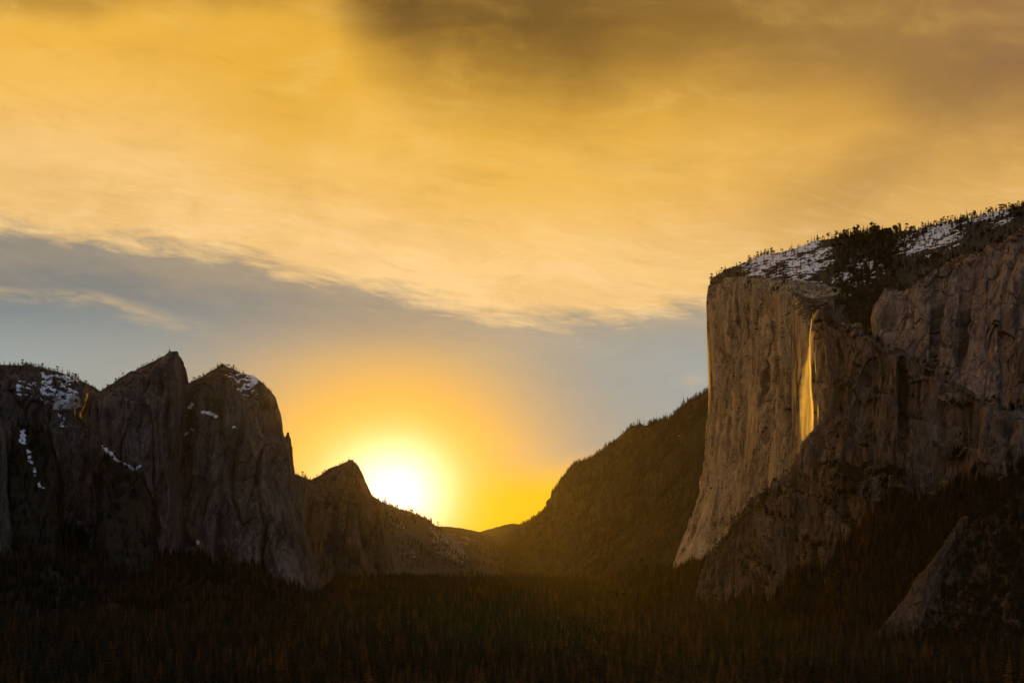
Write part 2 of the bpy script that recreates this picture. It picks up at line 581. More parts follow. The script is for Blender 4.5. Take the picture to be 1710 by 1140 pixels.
# ------------------------------------------------------------------ terrain
SHARP = (M_gold, M_umber, M_brown, M_grey, M_dusk, M_slab)
FORMS = {}          # name -> displaced point grid, used for planting trees and laying snow


def densify(n, pts):
    """resample a polyline of (x, y) columns smoothly to n points"""
    pts = np.array(pts, float)
    s = np.concatenate([[0], np.cumsum(np.linalg.norm(np.diff(pts[:, :2], axis=0), axis=1))])
    return s / s[-1], pts


def smooth1(a, k, axis=0):
    if k < 1:
        return a
    ker = np.hanning(2 * k + 3)[1:-1]
    ker /= ker.sum()
    pad = [(0, 0)] * a.ndim
    pad[axis] = (k, k)
    ap = np.pad(a, pad, mode='reflect', reflect_type='odd')
    return np.apply_along_axis(lambda v: np.convolve(v, ker, 'valid'), axis, ap)


# ---- valley floor: one sheet, finer near the view
def floor_z(x, y):
    return 5.0 * perlin(x / 700, y / 700, 0 * x + 0.5) + 2.0 * perlin(x / 160, y / 160, 0 * x + 3.5)


ys = np.concatenate([np.linspace(-900, 1500, 25), np.geomspace(1560, 21000, 190)])
xs = np.linspace(-10200, 10200, 300)
X, Y = np.meshgrid(xs, ys, indexing='ij')
P = np.stack([X, Y, floor_z(X, Y)], -1)
link('valley_floor', mesh_grid('valley_floor', P), M_floor, kind='structure')


def sheet(name, mat, P, disp, roll=None, **props):
    """P: base grid [a, b, 3] whose normal side is found to face the camera; disp: metres along it"""
    n = normals(P)
    view = -P.copy(); view[..., 2] += CAMZ
    flip = np.sign(np.sum(n * view, -1).mean())
    n = n * flip
    Q = P + n * disp[..., None]
    FORMS[name] = Q
    me = mesh_grid(name, Q)
    return Q, me


def formation(obj_name, key, mat, P, disp, wrap=False, stain_shade=None, **props):
    n = normals(P, wrap)
    view = -P.copy(); view[..., 2] += CAMZ
    if wrap:
        c = P.mean(0, keepdims=True)
        flip = np.sign(np.sum(n * (P - c), -1).mean())
    else:
        flip = np.sign(np.sum(n * view, -1).mean())
    Q = P + n * flip * disp[..., None]
    FORMS[key] = Q
    me = mesh_grid(obj_name, Q, wrap, smooth=mat not in SHARP)
    if stain_shade is not None:  # positive bands paint water streaks and chimney shade, negative ones paint skylight
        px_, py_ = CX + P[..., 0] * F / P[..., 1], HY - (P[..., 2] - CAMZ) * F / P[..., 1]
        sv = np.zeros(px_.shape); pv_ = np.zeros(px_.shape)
        for line, w_, a_ in stain_shade:
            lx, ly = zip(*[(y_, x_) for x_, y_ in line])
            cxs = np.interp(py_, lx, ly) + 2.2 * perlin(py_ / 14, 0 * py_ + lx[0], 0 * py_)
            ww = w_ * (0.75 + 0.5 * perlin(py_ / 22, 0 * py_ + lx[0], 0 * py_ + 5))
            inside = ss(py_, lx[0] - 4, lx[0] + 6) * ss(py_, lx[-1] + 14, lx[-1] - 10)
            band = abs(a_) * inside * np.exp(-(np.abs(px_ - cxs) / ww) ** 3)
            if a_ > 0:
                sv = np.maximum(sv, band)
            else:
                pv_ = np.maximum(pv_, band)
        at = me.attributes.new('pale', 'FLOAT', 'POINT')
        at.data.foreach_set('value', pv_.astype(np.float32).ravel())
        at = me.attributes.new('stain_shade', 'FLOAT', 'POINT')
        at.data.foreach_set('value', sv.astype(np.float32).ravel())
    o = link(obj_name, me, mat, kind='structure', **props)
    return o, Q


# ---- ridges and slopes given by a skyline, a foot line and their distances
def ridge(obj_name, key, mat, x0, x1, na, nb, sky_pts, Dtop, foot_pts, Dfoot, disp_fn, belly=0.0, back=900.0, nback=14, edge_fold=0.0, **props):
    px = np.linspace(x0, x1, na)[:, None]
    b = np.linspace(0, 1, nb)[None, :]
    ty = I(px, sky_pts); fy = I(px, foot_pts)
    dt = I(px, Dtop); df = I(px, Dfoot)
    zt = CAMZ + (HY - ty) / F * dt
    zf = CAMZ + (HY - fy) / F * df
    # curve of the slope: steep near the top when belly > 0
    bb = b ** (1.0 + belly)
    D = df + (dt - df) * b
    z = zf + (zt - zf) * (b * (1 - belly) + belly * b * b)
    P = np.stack([(px - CX) / F * D, D + 0 * px, z], -1)
    # roll over the crest and down the back
    t = np.linspace(0, 1, nback + 1)[1:]
    tail = np.repeat(P[:, -1:, :], nback, 1)
    tail[..., 1] += back * t[None, :]
    tail[..., 0] += (px - CX) / F * back * t[None, :]
    tail[..., 2] -= 0.45 * back * (t[None, :] ** 1.6)
    P = np.concatenate([P, tail], 1)
    return formation(obj_name, key, mat, P, disp_fn(P), **props)


def hill_disp(amp, lam, seed, fine_amp=4.0):
    return lambda P: amp * fbm(P[..., 0] / lam + seed, P[..., 1] / lam, P[..., 2] / lam, 4) + fine_amp * fbm(P[..., 0] / 40, P[..., 1] / 40 + seed, P[..., 2] / 60, 3)


def gully_disp(amp, seed, slant):
    def f(P):
        X, Y, Z = P[..., 0], P[..., 1], P[..., 2]
        w = 60 * perlin(X / 300 + seed, Y / 300, Z / 300)
        s = 3.0 * (CX + X * F / Y - slant * (Z - CAMZ) * F / Y)
        r = np.abs(perlin((s + w) / 110 + seed, Y / 900, Z / 900))
        r2 = np.abs(perlin((s + w) / 42 + seed + 4, Y / 400, Z / 400))
        return amp * (r * 1.6 - 0.4) + amp * 0.45 * (r2 * 1.6 - 0.4) + 9 * fbm(X / 60, Y / 60 + seed, Z / 60, 3)
    return f


# far hills under the afterglow
ridge('far_hill', 'far', M_far, 700, 960, 160, 60,
      [(700, 890), (765, 883), (785, 884), (800, 887), (826, 879), (856, 873), (900, 880), (960, 890)], [(700, 13500), (960, 13500)],
      [(700, 960), (960, 960)], [(700, 11800), (960, 11800)], hill_disp(14, 900, 3.1, 3))
ridge('far_hill', 'far2', M_far, 640, 850, 120, 50,
      [(640, 880), (745, 879), (770, 882), (790, 886), (812, 893), (850, 905)], [(640, 11500), (850, 11500)],
      [(640, 960), (850, 960)], [(640, 10600), (850, 10600)], hill_disp(12, 900, 7.1, 3))
# wooded ridge left of the gap
ridge('wooded_ridge', 'ridge_left', M_hazed, 440, 850, 420, 180,
      [(440, 765), (495, 789), (515, 797), (560, 812), (620, 832), (650, 842), (700, 860), (735, 879), (760, 889), (790, 899), (815, 907), (836, 919), (850, 935)],
      [(440, 8200), (620, 8400), (740, 9000), (850, 9600)],
      [(440, 985), (640, 980), (850, 975)], [(440, 7000), (850, 8200)], hill_disp(22, 420, 1.7, 6), belly=0.1)
# long dark ridge right of the gap
ridge('wooded_ridge', 'ridge_right', M_wood, 786, 1300, 520, 260,
      [(786, 968), (812, 948), (838, 918), (860, 893), (880, 877), (900, 852), (915, 825), (932, 794), (955, 776), (1000, 752), (1030, 730), (1058, 713), (1100, 700), (1140, 680), (1182, 664), (1300, 610)],
      [(786, 9800), (860, 9500), (940, 8950), (1060, 7850), (1180, 6800), (1300, 6100)],
      [(786, 980), (900, 985), (1000, 990), (1180, 1010), (1300, 1020)], [(786, 9000), (900, 8200), (1000, 7100), (1180, 5600), (1300, 5100)],
      gully_disp(52, 2.3, 0.95), belly=0.22)


# ---- free-standing rocks: stacked rings between a left and a right outline
def tower(obj_name, key, mat, L, R, D, Tf, Tb, y_bot, y_top, na=420, nb=300, power=2.6, seed=0.0, lean=0.0, disp_kw=None, cap_round=0.04, stain_shade=None, **props):
    t = np.linspace(0, 1, nb)
    py = y_bot + (y_top - y_bot) * t
    z = CAMZ + (HY - py) / F * D
    l = (I(py, sorted((b, a) for a, b in L)) - CX) / F * D
    r = (I(py, sorted((b, a) for a, b in R)) - CX) / F * D
    mid_, half = (l + r) / 2, (r - l) / 2
    ph = np.linspace(0, 1, na, endpoint=False)
    nf = int(na * 0.72)                                    # most columns on the visible side
    phi = np.concatenate([np.linspace(0, math.pi, nf, endpoint=False), np.linspace(math.pi, 2 * math.pi, na - nf, endpoint=False)])
    c, s = np.cos(phi), np.sin(phi)
    cs = np.sign(c) * np.abs(c) ** (2 / power)
    sn = np.sign(s) * np.abs(s) ** (2 / power)
    # slim towards the top like the outline does
    k = np.clip(half / half.max(), 0.02, 1) ** 0.75
    depth = np.where(sn > 0, Tf, Tb)[:, None] * k[None, :]
    Dc = D + lean * (z - z[0])[None, :]
    Yg = Dc - depth * sn[:, None]
    Xg = (mid_[None, :] + half[None, :] * cs[:, None]) / D * np.where(sn[:, None] > 0, Yg, Dc)
    Zg = CAMZ + ((HY - py) / F)[None, :] * np.where(sn[:, None] > 0, Yg, Dc)
    P = np.stack([Xg, Yg, Zg], -1)
    kw = dict(big=34, mid=20, small=4.5, finea=1.6, ledge=3, slab=7)
    kw.update(disp_kw or {})
    d = rock(P, seed, **kw)
    edge = 1 - 0.75 * np.abs(cs[:, None]) ** 10            # spare the outline itself
    top = ss(t, 1.0, 1 - cap_round)[None, :]
    d = np.minimum(d - 8, 5) * edge * (0.15 + 0.85 * top) - 2
    return formation(obj_name, key, mat, P, d, wrap=True, stain_shade=stain_shade, **props)


# left group of rocks
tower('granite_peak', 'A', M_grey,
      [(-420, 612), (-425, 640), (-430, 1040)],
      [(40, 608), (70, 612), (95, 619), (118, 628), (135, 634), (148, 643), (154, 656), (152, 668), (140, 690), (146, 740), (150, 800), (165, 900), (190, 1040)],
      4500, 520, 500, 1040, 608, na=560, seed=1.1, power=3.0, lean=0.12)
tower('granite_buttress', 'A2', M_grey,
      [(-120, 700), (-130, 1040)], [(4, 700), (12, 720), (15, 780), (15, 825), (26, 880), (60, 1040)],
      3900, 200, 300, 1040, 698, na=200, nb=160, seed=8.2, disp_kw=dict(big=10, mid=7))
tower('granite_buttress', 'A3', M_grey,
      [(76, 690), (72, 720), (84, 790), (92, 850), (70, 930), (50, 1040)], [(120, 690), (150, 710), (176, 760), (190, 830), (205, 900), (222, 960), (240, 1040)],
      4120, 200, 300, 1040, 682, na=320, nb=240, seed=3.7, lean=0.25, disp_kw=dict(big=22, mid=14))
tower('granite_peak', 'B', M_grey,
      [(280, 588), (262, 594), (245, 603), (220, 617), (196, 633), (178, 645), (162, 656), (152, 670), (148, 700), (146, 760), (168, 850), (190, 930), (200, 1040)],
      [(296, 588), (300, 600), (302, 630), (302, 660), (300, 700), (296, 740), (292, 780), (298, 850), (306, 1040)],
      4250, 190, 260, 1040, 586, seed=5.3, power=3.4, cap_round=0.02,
      stain_shade=[([(230, 650), (228, 740)], 5, 0.5), ([(262, 620), (266, 720)], 4, 0.5), ([(180, 680), (186, 750)], 8, 0.6), ([(290, 640), (288, 760)], 5, 0.6)])
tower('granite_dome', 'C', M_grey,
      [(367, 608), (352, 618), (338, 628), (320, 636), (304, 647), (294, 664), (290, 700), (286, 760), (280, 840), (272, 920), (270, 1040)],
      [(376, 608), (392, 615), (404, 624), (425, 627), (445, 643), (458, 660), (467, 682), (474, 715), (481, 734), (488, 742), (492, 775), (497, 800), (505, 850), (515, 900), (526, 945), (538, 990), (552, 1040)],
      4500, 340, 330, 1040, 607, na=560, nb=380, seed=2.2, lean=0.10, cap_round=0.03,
      stain_shade=[([(440, 800), (470, 880), (500, 1000)], 34, -0.8), ([(400, 700), (380, 790)], 14, 0.5), ([(430, 760), (440, 860), (462, 960)], 6, 0.7), ([(340, 740), (335, 860)], 10, 0.5), ([(372, 850), (366, 930)], 9, 0.5), ([(468, 700), (476, 790)], 4, 0.5)])  # negative band brightens the lower right slab as painted skylight
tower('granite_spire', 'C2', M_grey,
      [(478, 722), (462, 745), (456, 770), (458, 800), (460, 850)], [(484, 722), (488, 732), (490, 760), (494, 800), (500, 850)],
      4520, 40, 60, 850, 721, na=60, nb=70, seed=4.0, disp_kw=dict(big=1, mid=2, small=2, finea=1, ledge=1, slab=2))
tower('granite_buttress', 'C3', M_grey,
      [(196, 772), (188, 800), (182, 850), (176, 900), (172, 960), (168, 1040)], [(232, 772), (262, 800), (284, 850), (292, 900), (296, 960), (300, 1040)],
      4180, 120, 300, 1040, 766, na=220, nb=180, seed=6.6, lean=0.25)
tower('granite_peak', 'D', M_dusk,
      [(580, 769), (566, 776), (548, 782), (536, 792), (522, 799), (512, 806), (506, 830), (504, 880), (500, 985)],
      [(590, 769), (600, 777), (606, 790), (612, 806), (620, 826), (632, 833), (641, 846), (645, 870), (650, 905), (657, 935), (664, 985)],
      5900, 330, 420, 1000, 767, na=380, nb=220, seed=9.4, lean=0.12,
      stain_shade=[([(590, 840), (604, 950)], 12, -0.6), ([(560, 830), (556, 930)], 12, 0.6), ([(632, 850), (644, 960)], 8, 0.5)])

# ---- the big wall: a plan line from the nose to the waterfall corner, drawn at each height
Lpts = [(1187, 455), (1183, 470), (1180, 500), (1181, 560), (1184, 640), (1182, 690), (1173, 760), (1161, 830), (1147, 880), (1132, 920), (1118, 955), (1108, 985), (1100, 1010)]
NB = 420
rim_D = 5000.0
nA = 520
zlo = CAMZ + (HY - 1010) / F * 5000
t = np.linspace(0, 1, NB)
# plan line control columns: (fraction, y distance, x rule, rim height as photo row)
plan = [  # y, dx from nose outline (fraction of the way to the corner) or absolute x, rim row
    (5900, ('n', 420), 430), (5450, ('n', 150), 440), (5180, ('n', 34), 452), (5060, ('n', 4), 460), (5000, ('n', 0), 466),
    (4800, ('w', 0.16), 461), (4600, ('w', 0.33), 459), (4420, ('w', 0.49), 463), (4250, ('w', 0.64), 468), (4100, ('w', 0.78), 474),
    (3960, ('w', 0.90), 500), (3860, ('w', 0.97), 520), (3780, ('c', 797), 532), (3705, ('c', 790), 534), (3675, ('c', 806), 532), (3640, ('c', 860), 540), (3600, ('c', 960), 545)]
pf = np.array([0.0, .03, .06, .09, .12, .24, .36, .46, .57, .67, .77, .84, .89, .93, .95, .975, 1.0])
aa = np.linspace(0, 1, nA)
cols_y, cols_x, cols_z = [], [], []
for (yy, rule, rrow) in plan:
    ztop = CAMZ + (HY - rrow) / F * yy
    z = zlo + (ztop - zlo) * t
    row_n = HY - (z - CAMZ) * F / 5000.0                     # the nose outline is read where it stands
    xn = (I(row_n, sorted((b, a) for a, b in Lpts)) - CX) / F * 5000.0
    xc = 806.0
    if rule[0] == 'n':
        x_ = xn + rule[1]
    elif rule[0] == 'w':
        x_ = xn + (xc - xn) * rule[1] + 16 * math.sin(math.pi * rule[1])
    else:
        row_c = HY - (z - CAMZ) * F / yy
        x_ = rule[1] + (np.maximum(806.0, rule[1]) - rule[1] + 4) * ss(row_c, 640, 585)
    cols_y.append(np.full(NB, float(yy))); cols_x.append(x_); cols_z.append(z)
cols = np.stack([np.array(cols_x), np.array(cols_y), np.array(cols_z)], -1)
P = np.stack([np.stack([np.interp(aa, pf, cols[:, j, k]) for j in range(NB)], 1) for k in range(3)], -1)
P = smooth1(P, 5, 0)
# lean back into the rim, then a shelf running into the plateau
tt = ss(t, 0.955, 1.0)
P[..., 0] += (tt ** 2 * 26)[None, :]
shelf = np.repeat(P[:, -1:, :], 10, 1)
k = np.linspace(0, 1, 11)[1:]
shelf[..., 0] += 160 * k[None, :]
shelf[..., 1] += 30 * k[None, :]
P = np.concatenate([P, shelf], 1)
d = rock(P, 0.4, big=20, mid=16, small=6.5, finea=2.4, ledge=2.5, slab=9)
d = np.minimum(d, 4) - 6                                     # joints and hollows only cut inwards
calm = (ss(aa, 0.68, 0.76) * ss(aa, 0.935, 0.90))[:, None] * ss(HY - (P[..., 2] - CAMZ) * F / P[..., 1], 640, 600)
d = d * (1 - 0.85 * calm) - 9 * 0.85 * calm
# the big hollow high on the face and the two long shadowed recesses beneath it
rowg = HY - (P[..., 2] - CAMZ) * F / P[..., 1]
colg = CX + P[..., 0] * F / P[..., 1]


def dent(cx, cy, rx_, ry_, depth, sharp=2.0):
    return depth * np.clip(1 - (np.abs((colg - cx) / rx_) ** sharp + np.abs((rowg - cy) / ry_) ** sharp), 0, 1) ** 0.5


d -= dent(1280, 556, 11, 20, 10)
d -= dent(1272, 640, 9, 50, 9) * ss(rowg, 585, 610)
d -= dent(1296, 660, 14, 60, 10)
d -= dent(1190, 735, 5, 34, 20)
d -= dent(1204, 500, 4, 26, 12)
d -= dent(1348, 545, 5, 12, 8)
o, Q = formation('granite_cliff', 'wall', M_gold, P, d, stain_shade=[  # shade of the hollow and recesses painted as dark bands, among water streaks
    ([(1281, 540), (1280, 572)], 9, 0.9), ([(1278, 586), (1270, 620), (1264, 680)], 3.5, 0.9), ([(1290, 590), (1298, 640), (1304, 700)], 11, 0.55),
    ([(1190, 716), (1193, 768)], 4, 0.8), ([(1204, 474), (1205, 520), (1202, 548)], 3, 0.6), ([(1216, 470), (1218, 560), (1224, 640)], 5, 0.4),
    ([(1240, 470), (1243, 530)], 6, 0.45), ([(1327, 470), (1318, 520)], 5, 0.4), ([(1232, 600), (1236, 700)], 4, 0.4), ([(1320, 560), (1330, 660), (1322, 740)], 5, 0.5), ([(1250, 720), (1244, 800)], 4, 0.3), ([(1166, 800), (1150, 890), (1138, 980)], 38, -1.0), ([(1200, 700), (1180, 860)], 16, -0.5)])  # negative bands paint brighter skylight on the flared base

# ---- the plateau above it, snow and pines
SKYP = [(1160, 478), (1186, 469), (1192, 462), (1202, 455), (1218, 448), (1240, 440), (1290, 424), (1320, 416), (1360, 406), (1400, 398), (1450, 392), (1500, 388), (1540, 380), (1580, 372), (1640, 358), (1680, 349), (1710, 341), (1800, 312)]
ridge('mountain_slope', 'plateau', M_brown, 1186, 1800, 520, 160, SKYP,
      [(1186, 5250), (1350, 4900), (1500, 4600), (1800, 4300)],
      [(1186, 474), (1250, 474), (1300, 482), (1345, 525), (1370, 556), (1420, 566), (1480, 560), (1600, 500), (1800, 440)],
      [(1186, 5010), (1250, 4580), (1300, 4250), (1345, 3930), (1400, 3720), (1500, 3600), (1800, 3400)],
      lambda P: 9 * fbm(P[..., 0] / 160, P[..., 1] / 160, P[..., 2] / 160, 4) + 3 * fbm(P[..., 0] / 30, P[..., 1] / 30, P[..., 2] / 30, 3), back=1500)


# ---- faces right of the waterfall: a left outline, a top line, distances
def face(obj_name, key, mat, L, x1, top, foot, Dfun, na, nb, seed, lean, wrap_depth, kw, stain_shade=None, back=260.0, drop=120.0, extra=None, round_px=14.0, round_m=55.0, **props):
    """columns run from the left outline to x1; rows from the foot up to the top line"""
    a = np.linspace(0, 1, na)[:, None] ** 1.15
    b = np.linspace(0, 1, nb)[None, :]
    Ls = sorted((q_, p_) for p_, q_ in L)
    pyL = np.array([q_ for q_, p_ in Ls]); y_top_l, y_bot_l = pyL[0], pyL[-1]
    rowl = y_bot_l + (y_top_l - y_bot_l) * b                   # rows along the left outline
    left = I(rowl, Ls)
    topx = left[:, -1:] + (x1 - left[:, -1:]) * a
    botx = left[:, :1] + (x1 - left[:, :1]) * a
    px = left + (x1 - left) * a
    ty, fy = I(topx, top), I(botx, foot)
    # rows blend from the outline's own rows to the straight foot-top span
    py = fy + (ty - fy) * b
    wgt = np.clip(1 - a * 3.0, 0, 1) ** 2
    py = py * (1 - wgt) + rowl * wgt
    D = Dfun(px, py)
    D = D + round_m * (1 - np.sqrt(np.clip(1 - np.clip(1 - (px - left) / round_px, 0, 1) ** 2, 0, 1)))
    D = D + round_m * (1 - np.sqrt(np.clip(1 - np.clip(1 - (py - (ty * (1 - wgt) + y_top_l * wgt)) / (round_px * 1.2), 0, 1) ** 2, 0, 1))) * 1.2
    if extra is not None:
        D = D + extra(px, py)
    P = W(px, py, D)
    # round the left edge back into the mountain
    nw = 26
    tl_ = np.linspace(1, 0, nw + 1)[:-1]
    side = np.repeat(P[:1], nw, 0)
    side[..., 1] += wrap_depth * tl_[:, None] ** 1.2
    side[..., 0] += (side[..., 0] * 0.0) + wrap_depth * 0.34 * tl_[:, None]
    P = np.concatenate([side, P], 0)
    nbk = 12
    tb = np.linspace(0, 1, nbk + 1)[1:]
    tail = np.repeat(P[:, -1:, :], nbk, 1)
    tail[..., 1] += back * tb[None, :]
    tail[..., 0] += back * 0.25 * tb[None, :]
    tail[..., 2] -= drop * tb[None, :] ** 1.5
    P = np.concatenate([P, tail], 1)
    d = rock(P, seed, **kw) - 5
    n_all = P.shape[0]
    fade = np.ones(n_all); fade[nw - 2:nw + 6] = 0.5
    d = d * fade[:, None]
    return formation(obj_name, key, mat, P, d, stain_shade=stain_shade, **props)


# upper right wall
face('granite_cliff', 'upper', M_brown,
     [(1478, 488), (1462, 508), (1455, 530), (1456, 560), (1462, 600), (1470, 650), (1480, 760)], 1840,
     [(1478, 488), (1500, 472), (1530, 456), (1560, 441), (1600, 421), (1650, 397), (1710, 366), (1840, 310)],
     [(1480, 760), (1840, 860)],
     lambda px, py: 3330 - (px - 1455) * 1.15 + (700 - py) * 0.55, 420, 360, 6.1, 0.2, 500,
     dict(big=36, mid=8, small=2.6, finea=1.0, ledge=2.5, slab=8), back=500, drop=-60,
     stain_shade=[([(1562, 505), (1558, 540), (1556, 600)], 3.5, 0.9), ([(1614, 470), (1606, 520), (1602, 600)], 4.5, 0.9), ([(1673, 470), (1676, 560), (1680, 640)], 3.5, 0.75),  # chimney shade painted as dark bands over shallow grooves, beside water streaks
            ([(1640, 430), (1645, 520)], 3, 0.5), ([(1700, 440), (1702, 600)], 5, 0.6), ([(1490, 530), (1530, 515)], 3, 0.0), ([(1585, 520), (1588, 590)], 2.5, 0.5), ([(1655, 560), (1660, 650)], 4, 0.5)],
     extra=lambda px, py: 16 * np.exp(-((px - 1560) / 5.0) ** 2) * ss(py, 470, 520) + 18 * np.exp(-((px - 1602 + (py - 560) * 0.06) / 5.5) ** 2) * ss(py, 450, 520) + 12 * np.exp(-((px - 1672) / 4.0) ** 2) * ss(py, 480, 560))


# middle band, left edge is the dark buttress beside the waterfall
def mid_D(px, py):
    base = I(px, [(1100, 4400), (1150, 4250), (1225, 3950), (1335, 3540), (1400, 3380), (1500, 3180), (1710, 2930), (1840, 2780)])
    return base + (760 - py) * 0.42


def mid_extra(px, py):
    e = 40 * np.exp(-((px - 1507) / 7.0) ** 2) * ss(py, 590, 620) * ss(py, 760, 730)          # black chimney
    e += 45 * np.exp(-((px - 1652 - (py - 690) * 0.12) / 7.0) ** 2) * ss(py, 640, 665) * ss(py, 790, 760)
    e += 30 * np.exp(-((px - 1430 + (py - 700) * 0.2) / 10.0) ** 2) * ss(py, 580, 640)
    e -= 40 * np.exp(-((px - (1310 + (py - 860) * -0.55)) / 22.0) ** 2) * ss(py, 800, 850)    # lower ribs
    e -= 45 * np.exp(-((px - (1200 + (py - 930) * -0.6)) / 20.0) ** 2) * ss(py, 880, 920)
    q_ = (py - 0.55 * (px - 1400) + 22 * perlin(px / 70, py / 70, 0 * px + 3)) / 78.0
    saw = q_ - np.floor(q_)
    e += 20 * (saw * ss(saw, 1.0, 0.9) - 0.4) * ss(py, 560, 600)                              # slanting ledges
    e += 90 * ss(py, 775, 790) * ss(py, 835, 810) * ss(px, 1370, 1410) * ss(px, 1520, 1480) * -1  # shelf under the band
    return e


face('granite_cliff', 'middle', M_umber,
     [(1364, 528), (1369, 560), (1373, 600), (1375, 650), (1366, 700), (1338, 745), (1320, 790), (1292, 816), (1230, 858), (1184, 910), (1158, 960), (1148, 1005), (1140, 1050)], 1840,
     [(1364, 528), (1400, 544), (1440, 555), (1480, 572), (1520, 586), (1570, 604), (1620, 640), (1660, 676), (1700, 690), (1840, 700)],
     [(1140, 1050), (1400, 1060), (1840, 1060)],
     mid_D, 620, 460, 7.7, 0.2, 230,
     dict(big=60, mid=13, small=3, finea=1.2, ledge=2, slab=8), back=300, drop=-30, extra=mid_extra,
     stain_shade=[([(1505, 592), (1508, 680), (1507, 770)], 6, 0.95), ([(1610, 640), (1614, 720)], 10, 0.7), ([(1648, 655), (1656, 740)], 4, 0.8), ([(1380, 560), (1390, 640), (1376, 730)], 7, 0.6),  # shade inside the chimneys painted dark, with water streaks between
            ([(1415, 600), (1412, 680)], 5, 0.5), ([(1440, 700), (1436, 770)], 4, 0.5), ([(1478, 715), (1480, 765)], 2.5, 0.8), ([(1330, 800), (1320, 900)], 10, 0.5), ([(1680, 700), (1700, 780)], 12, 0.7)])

# low slab buttress at the right
face('granite_buttress', 'low', M_slab,
     [(1606, 868), (1592, 882), (1576, 905), (1560, 925), (1545, 945), (1520, 972), (1502, 1000), (1485, 1022), (1464, 1046), (1450, 1075)], 1860,
     [(1606, 868), (1640, 864), (1665, 855), (1690, 815), (1715, 782), (1860, 700)],
     [(1450, 1075), (1860, 1110)],
     lambda px, py: 2620 - (px - 1470) * 0.55 + (1050 - py) * 1.15, 360, 280, 11.3, 0.2, 420,
     dict(big=9, mid=5, small=3, finea=1.2, ledge=2, slab=5), back=400, drop=20,
     extra=lambda px, py: 55 * ss((px - 1596) + (py - 870) * 0.36, 0, 14) - 30 * ss((px - 1596) + (py - 870) * 0.36, 40, 160))

# ---- brushy talus aprons at the feet of the walls
ridge('talus_slope', 'talus_right', M_talus, 1020, 1860, 420, 120,
      [(1020, 968), (1080, 962), (1120, 954), (1180, 948), (1250, 950), (1300, 940), (1380, 905), (1430, 870), (1480, 842), (1540, 820), (1600, 800), (1700, 768), (1860, 720)],
      [(1020, 5900), (1120, 5080), (1180, 4500), (1250, 4050), (1335, 3640), (1400, 3440), (1500, 3200), (1710, 2930), (1860, 2780)],
      [(1020, 985), (1120, 1010), (1200, 1030), (1300, 1050), (1450, 1076), (1600, 1090), (1860, 1100)],
      [(1020, 5000), (1120, 4500), (1200, 3900), (1300, 3350), (1450, 2800), (1600, 2580), (1860, 2450)],
      hill_disp(26, 170, 5.5, 5), back=200)
ridge('talus_slope', 'talus_left', M_talus, -200, 760, 420, 120,
      [(-200, 830), (0, 836), (60, 850), (100, 880), (150, 905), (215, 925), (280, 930), (330, 930), (370, 944), (420, 955), (470, 970), (510, 985), (540, 994), (580, 968), (660, 964), (700, 968), (760, 972)],
      [(-200, 4100), (60, 4080), (215, 4060), (330, 4180), (420, 4180), (500, 4330), (540, 4500), (570, 5600), (660, 5900), (760, 6600)],
      [(-200, 1030), (0, 1030), (200, 1030), (400, 1022), (540, 1010), (660, 1000), (760, 990)],
      [(-200, 3500), (0, 3500), (200, 3500), (400, 3700), (540, 4200), (660, 5000), (760, 6000)],
      hill_disp(30, 150, 8.5, 5), back=200)


ridge('wooded_gully', 'gully_b', M_talus, 160, 268, 110, 130,
      [(160, 800), (176, 768), (196, 775), (215, 782), (232, 790), (250, 830), (268, 900)], [(160, 4120), (172, 3980), (196, 4030), (232, 4035), (252, 4010), (268, 4180)],
      [(160, 990), (268, 990)], [(160, 3990), (172, 3850), (250, 3860), (268, 4040)], hill_disp(9, 120, 2.5, 4), back=160)
ridge('wooded_gully', 'gully_a', M_talus, 6, 104, 110, 140,
      [(6, 720), (30, 706), (60, 712), (84, 726), (104, 800)], [(6, 4100), (16, 3960), (60, 3985), (92, 3940), (104, 4090)],
      [(6, 930), (104, 930)], [(6, 3960), (16, 3810), (92, 3830), (104, 3980)], hill_disp(9, 120, 4.5, 4), back=160)


# ------------------------------------------------------------------ snow lying on ledges and slopes
def upsample(Q, f):
    na, nb = Q.shape[:2]
    ai = np.linspace(0, na - 1, (na - 1) * f + 1); bi = np.linspace(0, nb - 1, (nb - 1) * f + 1)
    a0 = np.clip(ai.astype(int), 0, na - 2); b0 = np.clip(bi.astype(int), 0, nb - 2)
    fa = (ai - a0)[:, None, None]; fb = (bi - b0)[None, :, None]
    g = lambda i, j: Q[np.ix_(a0 + i, b0 + j)]
    return (g(0, 0) * (1 - fa) + g(1, 0) * fa) * (1 - fb) + (g(0, 1) * (1 - fa) + g(1, 1) * fa) * fb


def to_px(Q):
    return CX + Q[..., 0] * F / Q[..., 1], HY - (Q[..., 2] - CAMZ) * F / Q[..., 1]


